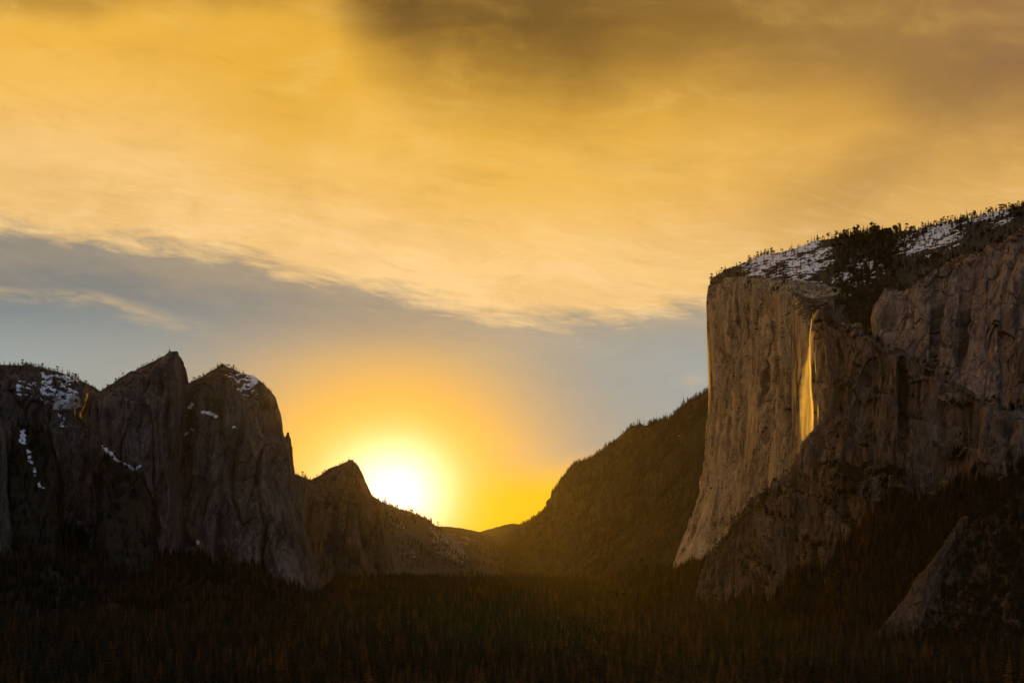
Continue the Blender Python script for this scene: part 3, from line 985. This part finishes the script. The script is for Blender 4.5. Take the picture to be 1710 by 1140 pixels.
def snow(parent_key, region, amount, seed, lam=26.0, f=3, lift=1.6, name='snow_patch', mat=None, line=None, width=3.0):
    if line is not None:
        lx, ly = zip(*line)
        region = (min(lx) - width, max(lx) + width, min(ly) - width, max(ly) + width)
    Q = FORMS[parent_key]
    px, py = to_px(Q)
    x0, x1, y0, y1 = region[:4]
    n = normals(Q, False)
    flip = np.sign(np.sum(n * (np.array([0, 0, CAMZ]) - Q), -1).mean())
    S = Q + n * (np.where(np.sum(n * (np.array([0, 0, CAMZ]) - Q), -1) > 0, 1, -1))[..., None] * lift
    front = np.sum(n * (np.array([0, 0, CAMZ]) - Q), -1) * (np.sign(n[..., 2] + 1e-6) if False else flip) > 0
    mx_, my_ = (x1 - x0) * 0.15 + 2, (y1 - y0) * 0.15 + 2
    sel = (px > x0 - mx_) & (px < x1 + mx_) & (py > y0 - my_) & (py < y1 + my_) & front
    ia, ib = np.where(sel)
    if len(ia) == 0:
        return
    a0, a1, b0, b1 = ia.min(), ia.max() + 1, ib.min(), ib.max() + 1
    S = upsample(S[a0:a1, b0:b1], f)
    fr = upsample(front[a0:a1, b0:b1].astype(float)[..., None], f)[..., 0] > 0.5
    px, py = to_px(S)
    u = (px - (x0 + x1) / 2) / ((x1 - x0) / 2); v = (py - (y0 + y1) / 2) / ((y1 - y0) / 2)
    if len(region) > 4:                                        # a slanting streak: shear the region
        u = u - region[4] * v
    fall = 1 - (np.abs(u) ** 2.5 + np.abs(v) ** 2.5)
    if line is not None:
        dd = np.full(px.shape, 1e9)
        for (ax, ay), (bx2, by2) in zip(line[:-1], line[1:]):
            ex_, ey_ = bx2 - ax, by2 - ay
            tq = np.clip(((px - ax) * ex_ + (py - ay) * ey_) / (ex_ * ex_ + ey_ * ey_), 0, 1)
            dd = np.minimum(dd, np.hypot(px - ax - tq * ex_, py - ay - tq * ey_))
        fall = 1 - (dd / width) ** 1.5
    X, Y, Z = S[..., 0], S[..., 1], S[..., 2]
    nn = fbm(X / lam + seed, Y / lam, Z / (lam * 0.45), 4, gain=0.6)
    big_n = fbm(X / (lam * 4) + seed, Y / (lam * 4), Z / (lam * 2), 3)
    m = (nn * 0.8 + big_n * 0.7 + amount - 0.12 + np.clip(fall, -2, 0.7) * 0.75 - 0.25 > 0) & (fall > -0.6) & fr
    quad_ok = m[:-1, :-1] & m[1:, :-1] & m[1:, 1:] & m[:-1, 1:]
    A, B = np.where(quad_ok)
    if len(A) == 0:
        return
    nb = S.shape[1]
    quads = np.stack([A * nb + B, (A + 1) * nb + B, (A + 1) * nb + B + 1, A * nb + B + 1], -1)
    used, inv = np.unique(quads, return_inverse=True)
    me = mesh_quads('snow_patch', S.reshape(-1, 3)[used], inv.reshape(-1, 4))
    par = [o for o in coll.objects if o.get('key') == parent_key][0]
    link(name, me, mat or M_snow, parent=par)


keys_in_order = list(FORMS)
structs = [o for o in coll.objects if o.type == 'MESH' and o.name != 'valley_floor']
for o, k in zip(structs, keys_in_order):
    o['key'] = k

snow('plateau', (1240, 1385, 398, 472), 0.12, 1.0)
snow('plateau', (1395, 1485, 430, 480, -0.3), -0.15, 2.0)
snow('plateau', (1505, 1600, 368, 430, -0.5), 0.05, 3.0)
snow('plateau', (1600, 1700, 345, 380), -0.1, 3.6)
snow('plateau', (1380, 1430, 485, 500), -0.45, 9.0)
snow('A', (60, 132, 612, 690), 0.02, 4.0, f=2)
snow('A', (118, 136, 640, 690), -0.1, 4.4, f=2)
snow('A', (20, 60, 630, 672), -0.5, 4.9, f=2)
snow('gully_a', None, -0.2, 5.0, line=[(36, 722), (40, 738), (47, 745), (50, 760)], width=6, f=2)
snow('gully_a', None, -0.3, 5.6, line=[(50, 765), (58, 790), (66, 806), (74, 815)], width=5, f=2)
snow('A3', None, -0.25, 6.1, line=[(100, 696), (106, 708)], width=6, f=2)
snow('B', None, -0.12, 6.0, line=[(170, 743), (183, 756), (196, 769), (210, 775), (224, 783), (234, 779)], width=3.6, f=2)
snow('C', None, 0.3, 7.0, line=[(303, 666), (306, 677), (314, 680), (320, 675)], width=3.6, f=2)
snow('C', None, 0.3, 7.2, line=[(339, 687), (350, 690), (361, 695)], width=3.4, f=2)
snow('C', None, 0.1, 7.4, line=[(306, 728), (314, 722), (322, 717)], width=2.6, f=2)
snow('C', (392, 432, 624, 664), 0.0, 7.6, f=2)
snow('C', (370, 400, 606, 640, 0.6), -0.35, 7.7, f=2)
snow('C', (360, 480, 700, 720), -0.85, 7.9, f=2)
snow('C', None, 0.3, 8.1, line=[(297, 824), (301, 836), (298, 848), (294, 860)], width=3.2, f=2)
snow('C', (327, 333, 901, 909), 0.6, 8.3, f=2)
snow('ridge_right', (1095, 1150, 690, 760), -0.95, 8.8, f=2)
snow('ridge_left', (726, 772, 884, 938, 0.75), 0.35, 3.3, f=2, name='bare_rock', mat=M_pale)
snow('ridge_left', (745, 800, 890, 912), -0.15, 4.3, f=2, name='bare_rock', mat=M_pale)
snow('ridge_left', (652, 715, 868, 884), -0.45, 4.8, f=2, name='bare_rock', mat=M_pale)
snow('ridge_left', (650, 720, 918, 930), -0.2, 5.8, f=2, name='bare_rock', mat=M_pale)

for o in structs:
    if 'key' in o:
        del o['key']


# ------------------------------------------------------------------ trees
def conifer(seed, whorls=17, per=7, R=0.15, bare=0.10, droop=0.35, ragged=0.25):
    """a unit-high conifer: (trunk mesh, crown mesh)"""
    r = random.Random(seed)
    v, f = [], []
    for i in range(whorls):
        tt_ = i / (whorls - 1)
        zc = bare + (0.985 - bare) * tt_
        rad = R * ((1 - tt_) ** 0.85 * (0.55 + 0.45 * min(1, tt_ * 6 + 0.3))) + 0.008
        for j in range(per):
            if r.random() < ragged * 0.35:
                continue
            th = 2 * math.pi * (j + r.random() * 0.8) / per + i * 0.7
            L = rad * r.uniform(1 - ragged, 1 + ragged * 0.6)
            w = L * r.uniform(0.30, 0.46) + 0.006
            z0 = zc + r.uniform(-0.012, 0.02)
            c, s = math.cos(th), math.sin(th)
            zm = z0 - droop * L * 0.35
            zt = z0 - droop * L
            b0 = len(v)
            v += [(0.0, 0.0, z0 + 0.022), (c * L * .62 - s * w, s * L * .62 + c * w, zm - w * .35), (c * L, s * L, zt), (c * L * .62 + s * w, s * L * .62 - c * w, zm - w * .35)]
            f += [(b0, b0 + 1, b0 + 2), (b0, b0 + 2, b0 + 3)]
    b0 = len(v)
    v += [(0, 0, 1.0)] + [(0.012 * math.cos(k * 2.094), 0.012 * math.sin(k * 2.094), 0.93) for k in range(3)]
    f += [(b0, b0 + 1, b0 + 2), (b0, b0 + 2, b0 + 3), (b0, b0 + 3, b0 + 1)]
    crown = bpy.data.meshes.new('crown')
    crown.from_pydata(v, [], f)
    return trunk_mesh(0.017, 0.95), crown


def trunk_mesh(rad, top, bend=0.0, n=6):
    v, f = [], []
    for i, zz in enumerate((-0.06, 0.3, 0.65, top)):
        rr_ = rad * (1 - 0.28 * i)
        for k in range(n):
            a = 2 * math.pi * k / n
            v.append((rr_ * math.cos(a) + bend * zz * zz, rr_ * math.sin(a), zz))
    for i in range(3):
        for k in range(n):
            f.append((i * n + k, i * n + (k + 1) % n, (i + 1) * n + (k + 1) % n, (i + 1) * n + k))
    me = bpy.data.meshes.new('trunk')
    me.from_pydata(v, [], f)
    return me


def rim_pine(seed):
    """weathered pine: bare lower trunk and a few uneven clumps of foliage"""
    r = random.Random(seed)
    bend = r.uniform(-0.12, 0.12)
    v, f = [], []
    nc = r.randint(4, 7)
    for i in range(nc):
        zz = r.uniform(0.42, 0.95)
        cx, cy = bend * zz * zz + r.uniform(-0.14, 0.14) * (1.1 - zz) * 1.6, r.uniform(-0.14, 0.14)
        sr, sz = r.uniform(0.08, 0.17), r.uniform(0.05, 0.09)
        for j in range(30):
            a, b = r.uniform(0, 6.283), r.uniform(-1, 1)
            q_ = math.sqrt(1 - b * b) * r.uniform(.4, 1)
            p = (cx + sr * q_ * math.cos(a), cy + sr * q_ * math.sin(a), zz + sz * b)
            s = r.uniform(0.05, 0.10)
            b0 = len(v)
            for k in range(3):
                v.append((p[0] + r.uniform(-s, s), p[1] + r.uniform(-s, s), p[2] + r.uniform(-s * .7, s * .7)))
            f.append((b0, b0 + 1, b0 + 2))
    crown = bpy.data.meshes.new('crown')
    crown.from_pydata(v, [], f)
    return trunk_mesh(0.022, 0.93, bend), crown


KINDS = []
for sd, kw in ((1, {}), (2, dict(R=0.18, ragged=0.4)), (3, dict(R=0.115, whorls=19)), (4, dict(R=0.2, whorls=14, bare=0.22, ragged=0.5)), (5, dict(R=0.135, ragged=0.35))):
    KINDS.append(conifer(sd, **kw))
RIM = [rim_pine(s) for s in (21, 23)] + [conifer(33, whorls=12, per=7, R=0.17, ragged=0.5, bare=0.2), conifer(34, whorls=13, per=6, R=0.12, ragged=0.4), conifer(31, whorls=13, per=7, R=0.19, ragged=0.4, bare=0.14), conifer(32, whorls=13, per=7, R=0.15, ragged=0.4)]
for tr, cr in KINDS:
    tr.materials.append(M_bark); cr.materials.append(M_needle)
for tr, cr in RIM:
    tr.materials.append(M_bark); cr.materials.append(M_rimneedle)


def plant(name, kind, loc, h, rot, label, group, wide=1.0):
    e = bpy.data.objects.new(name, None)
    coll.objects.link(e)
    e.location = loc
    e.scale = (h * wide, h * wide, h)
    e.rotation_euler = (0, 0, rot)
    e.empty_display_size = 0.2
    e['label'] = label; e['category'] = 'tree'; e['group'] = group
    for nm, me in zip(('trunk', 'crown'), kind):
        c = bpy.data.objects.new(nm, me)
        coll.objects.link(c)
        c.parent = e
    return e


# prototypes for the wood as a mass (kept out of the scene, used as instances)
def joined(kind, name):
    tr, cr = kind
    me = bpy.data.meshes.new(name)
    v = [tuple(x.co) for x in tr.vertices]; n = len(v)
    f = [tuple(p.vertices) for p in tr.polygons]
    v += [tuple(x.co) for x in cr.vertices]
    f2 = [tuple(i + n for i in p.vertices) for p in cr.polygons]
    me.from_pydata(v, [], f + f2)
    me.materials.append(tr.materials[0]); me.materials.append(cr.materials[0])
    me.polygons.foreach_set('material_index', np.array([0] * len(f) + [1] * len(f2), np.int32))
    return bpy.data.objects.new(name, me)


def proto_collection(name, kinds):
    c = bpy.data.collections.new(name)
    for i, k in enumerate(kinds):
        c.objects.link(joined(k, '%s_%d' % (name, i)))
    return c


PROTO = proto_collection('conifer_kinds', KINDS)
PROTO_RIM = proto_collection('rim_kinds', RIM)


def scatter_group(name, c):
    g = bpy.data.node_groups.new(name, 'GeometryNodeTree')
    g.interface.new_socket('Geometry', in_out='INPUT', socket_type='NodeSocketGeometry')
    g.interface.new_socket('Geometry', in_out='OUTPUT', socket_type='NodeSocketGeometry')
    gi = g.nodes.new('NodeGroupInput'); go = g.nodes.new('NodeGroupOutput')
    inst = g.nodes.new('GeometryNodeInstanceOnPoints')
    ci = g.nodes.new('GeometryNodeCollectionInfo')
    ci.inputs['Collection'].default_value = c
    ci.inputs['Separate Children'].default_value = True
    ci.inputs['Reset Children'].default_value = True

    def attr(nm, ty):
        a = g.nodes.new('GeometryNodeInputNamedAttribute')
        a.data_type = ty
        a.inputs['Name'].default_value = nm
        return a.outputs['Attribute']
    g.links.new(gi.outputs[0], inst.inputs['Points'])
    g.links.new(ci.outputs[0], inst.inputs['Instance'])
    inst.inputs['Pick Instance'].default_value = True
    g.links.new(attr('kind', 'INT'), inst.inputs['Instance Index'])
    cmb = g.nodes.new('ShaderNodeCombineXYZ')
    g.links.new(attr('turn', 'FLOAT'), cmb.inputs[2])
    g.links.new(cmb.outputs[0], inst.inputs['Rotation'])
    g.links.new(attr('size', 'FLOAT_VECTOR'), inst.inputs['Scale'])
    g.links.new(inst.outputs[0], go.inputs[0])
    return g


G_WOOD = scatter_group('scatter conifers', PROTO)
G_RIM = scatter_group('scatter rim pines', PROTO_RIM)
rs = np.random.RandomState(11)


def wood(name, pts, h, group, nk, label=None, cat=None, wide=None):
    n = len(pts)
    me = bpy.data.meshes.new(name)
    me.vertices.add(n)
    me.vertices.foreach_set('co', np.asarray(pts, np.float32).ravel())
    a = me.attributes.new('kind', 'INT', 'POINT'); a.data.foreach_set('value', rs.randint(0, nk, n).astype(np.int32))
    a = me.attributes.new('turn', 'FLOAT', 'POINT'); a.data.foreach_set('value', rs.uniform(0, 6.28, n).astype(np.float32))
    w_ = rs.uniform(0.85, 1.3, n) if wide is None else rs.uniform(*wide, n)
    s = np.stack([h * w_, h * w_, h], -1).astype(np.float32)
    a = me.attributes.new('size', 'FLOAT_VECTOR', 'POINT'); a.data.foreach_set('vector', s.ravel())
    o = link(name, me, None, kind='stuff')
    if label:
        o['label'] = label; o['category'] = cat
    md = o.modifiers.new('scatter', 'NODES')
    md.node_group = group
    return o


def sample_form(key, n, mask_fn, bmax=None):
    """random points on a formation, weighted by the area it shows and the mask"""
    Q = FORMS[key]
    nrm = normals(Q)
    C = (Q[:-1, :-1] + Q[1:, 1:] + Q[1:, :-1] + Q[:-1, 1:]) / 4
    e1 = Q[1:, :-1] - Q[:-1, :-1]; e2 = Q[:-1, 1:] - Q[:-1, :-1]
    cr = np.cross(e1, e2)
    area = np.linalg.norm(cr, axis=-1)
    nz = np.abs(cr[..., 2]) / (area + 1e-9)
    px, py = to_px(C)
    w_ = area * mask_fn(px, py, nz, C)
    w_ = np.clip(w_, 0, None).ravel()
    if w_.sum() <= 0:
        return np.zeros((0, 3))
    i = rs.choice(len(w_), n, p=w_ / w_.sum())
    A, B = np.unravel_index(i, C.shape[:2])
    u, v = rs.rand(n, 1), rs.rand(n, 1)
    p = Q[A, B] * (1 - u) * (1 - v) + Q[A + 1, B] * u * (1 - v) + Q[A, B + 1] * (1 - u) * v + Q[A + 1, B + 1] * u * v
    return p


in_view = lambda px, py, nz, C: ((px > -60) & (px < 1770) & (C[..., 1] > 0)).astype(float)

# valley wood
cand = 260000
D = np.sqrt(rs.uniform(1700 ** 2, 4300 ** 2, 46000))
D = np.concatenate([D, np.sqrt(rs.uniform(4300 ** 2, 9800 ** 2, 70000))])
px = rs.uniform(-80, 1790, len(D))
x = (px - CX) / F * D
clear_n = fbm(x / 420, D / 420, 0 * x + 2.2, 3)
keep = (clear_n > -0.55) | (D < 3200)
x, D = x[keep], D[keep]
pts = np.stack([x, D, floor_z(x, D) - 0.5], -1)
hts = np.clip(rs.normal(35, 13, len(x)), 10, 68)
hts *= 1 + 0.25 * fbm(x / 300 + 5, D / 300, 0 * x, 2)
PXv = CX + x * F / D
ROWv = HY + (CAMZ - hts) * F / D                      # row of each tip
order = np.argsort(-(hts / D) + 1e3 * ((PXv < -5) | (PXv > 1715) | (ROWv > 1132)))
near, rest = order[:300], order[300:]
ZX = [150, 300, 500, 660, 800, 1100, 1400]
ZONES = ['below the far-left crest', 'below the pointed peak', 'below the broad dome', 'below the small pinnacle', 'below the setting sun', 'below the long wooded ridge', 'below the waterfall cliff', 'below the low slab at right']
for i in near:
    k = rs.randint(0, len(KINDS))
    zone = ZONES[int(np.clip(np.searchsorted(ZX, PXv[i]), 0, len(ZONES) - 1))]
    plant('conifer_tree', KINDS[k], pts[i], hts[i], rs.uniform(0, 6.28), 'tall conifer at the near edge of the forest, ' + zone, 'near conifers ' + zone, rs.uniform(0.9, 1.3))
wood('forest', pts[rest], hts[rest], G_WOOD, len(KINDS))

for key, n, hm in (('talus_right', 13000, 27), ('talus_left', 15000, 27), ('gully_a', 900, 20), ('gully_b', 900, 20)):
    p = sample_form(key, n, in_view)
    wood('forest', p, np.clip(rs.normal(hm, 8, len(p)), 8, 46), G_WOOD, len(KINDS))
p = sample_form('ridge_right', 22000, lambda px, py, nz, C: in_view(px, py, nz, C) * (nz > 0.3) * (fbm(C[..., 0] / 200, C[..., 1] / 200, C[..., 2] / 150, 3) > -0.25))
wood('forest', p, np.clip(rs.normal(17, 6, len(p)), 5, 32), G_WOOD, len(KINDS))
p = sample_form('ridge_left', 5000, lambda px, py, nz, C: in_view(px, py, nz, C) * (fbm(C[..., 0] / 300, C[..., 1] / 300, C[..., 2] / 200, 3) > -0.1))
wood('forest', p, np.clip(rs.normal(20, 6, len(p)), 6, 34), G_WOOD, len(KINDS))


# brush and trees holding on to ledges
def ledges(key, n, nz0, hm, extra=None, name='ledge_trees'):
    def m_(px, py, nz, C):
        w_ = in_view(px, py, nz, C) * (nz > nz0)
        return w_ * extra(px, py, C) if extra is not None else w_
    p = sample_form(key, n, m_)
    if len(p):
        wood('forest', p, np.clip(rs.normal(hm, hm * 0.35, len(p)), 3, hm * 2), G_RIM, len(RIM), wide=(1.0, 1.7))


ledges('middle', 1800, 0.62, 13)
ledges('middle', 1200, 0.85, 17)
ledges('middle', 2600, 0.1, 15, lambda px, py, C: ss(py, 850, 900) * (fbm(C[..., 0] / 90, C[..., 1] / 90, C[..., 2] / 60, 3) > 0.12))  # trees between the lower lobes, thickened to stand in for valley shade
ledges('middle', 1500, 0.3, 14, lambda px, py, C: ss(py, 770, 790) * ss(py, 850, 830) * ss(px, 1370, 1400) * ss(px, 1540, 1500))
ledges('low', 5200, 0.2, 15, lambda px, py, C: ss((px - 1596) + (py - 870) * 0.36, 6, 40))
ledges('low', 200, 0.72, 9)
ledges('upper', 500, 0.62, 11)
ledges('wall', 120, 0.75, 9)
for k_, n_ in (('A', 1500), ('A3', 500), ('B', 350), ('C', 1300), ('C3', 300), ('D', 500)):
    ledges(k_, n_, 0.5, 8)

# plateau wood: thick in the gully and behind, open on the snow
p = sample_form('plateau', 9500, lambda px, py, nz, C: in_view(px, py, nz, C) * (0.45 + 1.0 * ss(px, 1365, 1400) * ss(px, 1500, 1470) + 0.5 * ss(px, 1470, 1500) * ss(py, 400, 430) + 1.3 * ss(py, 470, 500) * ss(px, 1360, 1380) + 1.2 * ss(px, 1400, 1440) * ss(py - (468 - (px - 1200) * 0.232), 30, 0)))
pxp, pyp = to_px(p)
wood('forest', p, np.clip(rs.normal(16, 5, len(p)), 5, 28) * (1 + 0.7 * ss(pxp, 1385, 1410) * ss(pxp, 1520, 1490)), G_RIM, len(RIM), wide=(0.9, 1.4))

# ---- trees that stand out one by one along the skylines
def skyline(key, n, x0, x1, hm, label, group, back_rows=(0, 3), jitter=0.0, wide=(0.9, 1.5)):
    Q = FORMS[key]
    px, py = to_px(Q)
    # the highest visible point of each column band
    hubs = rs.uniform(x0, x1, max(3, n // 5))
    pxs = np.where(rs.rand(n) < 0.6, hubs[rs.randint(0, len(hubs), n)] + rs.normal(0, (x1 - x0) * 0.012 + 1.0, n), rs.uniform(x0, x1, n))
    pxs = np.sort(np.clip(pxs, x0, x1))
    for xx in pxs:
        sel = np.abs(px - xx) < max(1.0, (x1 - x0) / 200)
        if not sel.any():
            continue
        idx = np.where(sel.ravel())[0]
        j = idx[np.argmin(py.ravel()[idx])]
        loc = Q.reshape(-1, 3)[j].copy()
        loc[2] -= 1.0
        h = max(5, rs.normal(hm, hm * 0.33))
        k = rs.choice(len(RIM), p=(.12, .12, .19, .19, .19, .19))
        plant('pine_tree', RIM[k], loc, h, rs.uniform(0, 6.28), label, group, rs.uniform(*wide))


skyline('plateau', 110, 1196, 1715, 17, 'dark pine on the snowy rim above the tall right-hand cliff', 'pines along the right-hand rim')
skyline('ridge_right', 70, 935, 1180, 22, 'dark pine on the crest of the long wooded ridge right of the sunset', 'pines along the right ridge crest')
skyline('ridge_left', 50, 640, 800, 24, 'small pine on the low ridge right under the setting sun', 'pines along the ridge under the sun')
skyline('ridge_left', 8, 496, 520, 24, 'small pine in the notch between the dome and the small pinnacle', 'pines in the notch')
skyline('D', 16, 525, 606, 12, 'tiny pine on top of the small dark pinnacle beside the sun', 'pines on the small pinnacle')
skyline('C', 18, 306, 440, 10, 'tiny pine on top of the broad snow-flecked dome', 'pines on the broad dome')
skyline('B', 14, 158, 285, 11, 'tiny pine on the slanting ridge of the pointed peak', 'pines on the pointed peak')
skyline('A', 45, 0, 140, 15, 'small pine on the level crest at the far left', 'pines on the far left crest')


# ------------------------------------------------------------------ the lit waterfall
def water_material(name, col, trans, lam, lo, hi):
    m, t, out = new_mat(name)
    (x, y, z), nz = geo()
    tr = t.nodes.new('ShaderNodeBsdfTranslucent'); tr.inputs[0].default_value = (*col, 1)
    df = t.nodes.new('ShaderNodeBsdfDiffuse'); df.inputs[0].default_value = (*col, 1)
    mx = t.nodes.new('ShaderNodeMixShader'); mx.inputs[0].default_value = 0.12
    t.links.new(tr.outputs[0], mx.inputs[1]); t.links.new(df.outputs[0], mx.inputs[2])
    cl = t.nodes.new('ShaderNodeBsdfTransparent')
    n = noise(vec(x * lam * 2.2, y * lam * 0.3, z * lam * 0.10), 1.0, 6.0, 0.66, 0.9)
    at = t.nodes.new('ShaderNodeAttribute'); at.attribute_name = 'body'
    body = V(at.outputs['Fac'])
    al = sstep(n + body * 0.9 - 0.75, lo, hi) * sstep(body, 0.0, 0.25) * trans
    m2 = t.nodes.new('ShaderNodeMixShader')
    t.links.new(al.s, m2.inputs[0]); t.links.new(cl.outputs[0], m2.inputs[1]); t.links.new(mx.outputs[0], m2.inputs[2])
    t.links.new(m2.outputs[0], out.inputs[0])
    return m


M_stream = water_material('falling water', (0.74, 0.74, 0.74), 0.95, 0.16, 0.0, 0.3)
M_mist = water_material('drifting spray', (0.72, 0.72, 0.72), 0.6, 0.06, 0.10, 0.75)
fall = bpy.data.objects.new('waterfall', None)
coll.objects.link(fall)
fall['label'] = 'thin waterfall glowing gold in the last sun on the tall right-hand cliff'
fall['category'] = 'waterfall'
wf_bottom = W(1352, 735, 3688.0)
fall.location = wf_bottom


def ribbon(name, rows, D0, mat, waves, seed, nc=20):
    """rows: (photo row, left, right); a thin curved curtain of water"""
    py = np.linspace(rows[0][0], rows[-1][0], 160)
    l = np.interp(py, [r[0] for r in rows], [r[1] for r in rows])
    rg = np.interp(py, [r[0] for r in rows], [r[2] for r in rows])
    u = np.linspace(0, 1, nc)[:, None]
    wob = 1.3 * perlin(py / 9, 0 * py + seed, 0 * py) + 2.0 * perlin(py / 34, 0 * py + seed, 0 * py + 3)
    l = l + wob * ss(rg - l, 3, 16)
    sway = 1.4 * perlin(py / 42, 0 * py + 1.5, 0 * py + 8) * ss(py, 540, 580)
    l, rg = l + sway, rg + sway
    px = l[None, :] + (rg - l)[None, :] * u
    Dd = D0 + waves * perlin(px / 6 + seed, py[None, :] / 60 + 0 * px, 0 * px + seed) - 10 * np.sin(u * math.pi)
    P = W(px, py[None, :] + 0 * px, Dd) - np.array(wf_bottom)
    me = mesh_grid(name, P)
    body = np.sin(np.clip(u, 0, 1) ** 0.8 * math.pi) ** 0.9 * ss(py, rows[0][0] - 2, rows[0][0] + 6)[None, :] * np.ones_like(px)
    a = me.attributes.new('body', 'FLOAT', 'POINT')
    a.data.foreach_set('value', body.astype(np.float32).ravel())
    return link(name, me, mat, parent=fall)


ribbon('stream', [(530, 1354.5, 1357), (545, 1352, 1355.5), (570, 1350, 1353.5), (600, 1349.5, 1354.5), (640, 1350, 1356.5), (690, 1351, 1360), (735, 1349, 1361)], 3672, M_stream, 7, 1.0)
ribbon('spray', [(575, 1348, 1354), (600, 1345, 1356), (615, 1338, 1358), (640, 1334, 1360), (670, 1330, 1361), (700, 1332, 1362), (735, 1332, 1363)], 3660, M_mist, 9, 5.0)
ribbon('side_trickle', [(585, 1358, 1361), (640, 1361, 1366), (690, 1363, 1369), (720, 1362, 1368)], 3655, M_mist, 5, 9.0)

# ------------------------------------------------------------------ haze over the valley
hz = bpy.data.meshes.new('haze')
x0, x1, y0, y1, z0, z1 = -10500, 10500, -1200, 21500, -60, 1750
hz.from_pydata([(x0, y0, z0), (x1, y0, z0), (x1, y1, z0), (x0, y1, z0), (x0, y0, z1), (x1, y0, z1), (x1, y1, z1), (x0, y1, z1)], [],
               [(3, 2, 1, 0), (4, 5, 6, 7), (0, 1, 5, 4), (1, 2, 6, 5), (2, 3, 7, 6), (3, 0, 4, 7)])
hm = bpy.data.materials.new('evening haze')
hm.use_nodes = True
nt = hm.node_tree
nt.nodes.clear()
pv = nt.nodes.new('ShaderNodeVolumePrincipled')
pv.inputs['Color'].default_value = (0.9, 0.88, 0.85, 1)
pv.inputs['Density'].default_value = 0.9e-6
pv.inputs['Anisotropy'].default_value = 0.8
oo = nt.nodes.new('ShaderNodeOutputMaterial')
nt.links.new(pv.outputs[0], oo.inputs['Volume'])
link('haze', hz, hm, kind='stuff')
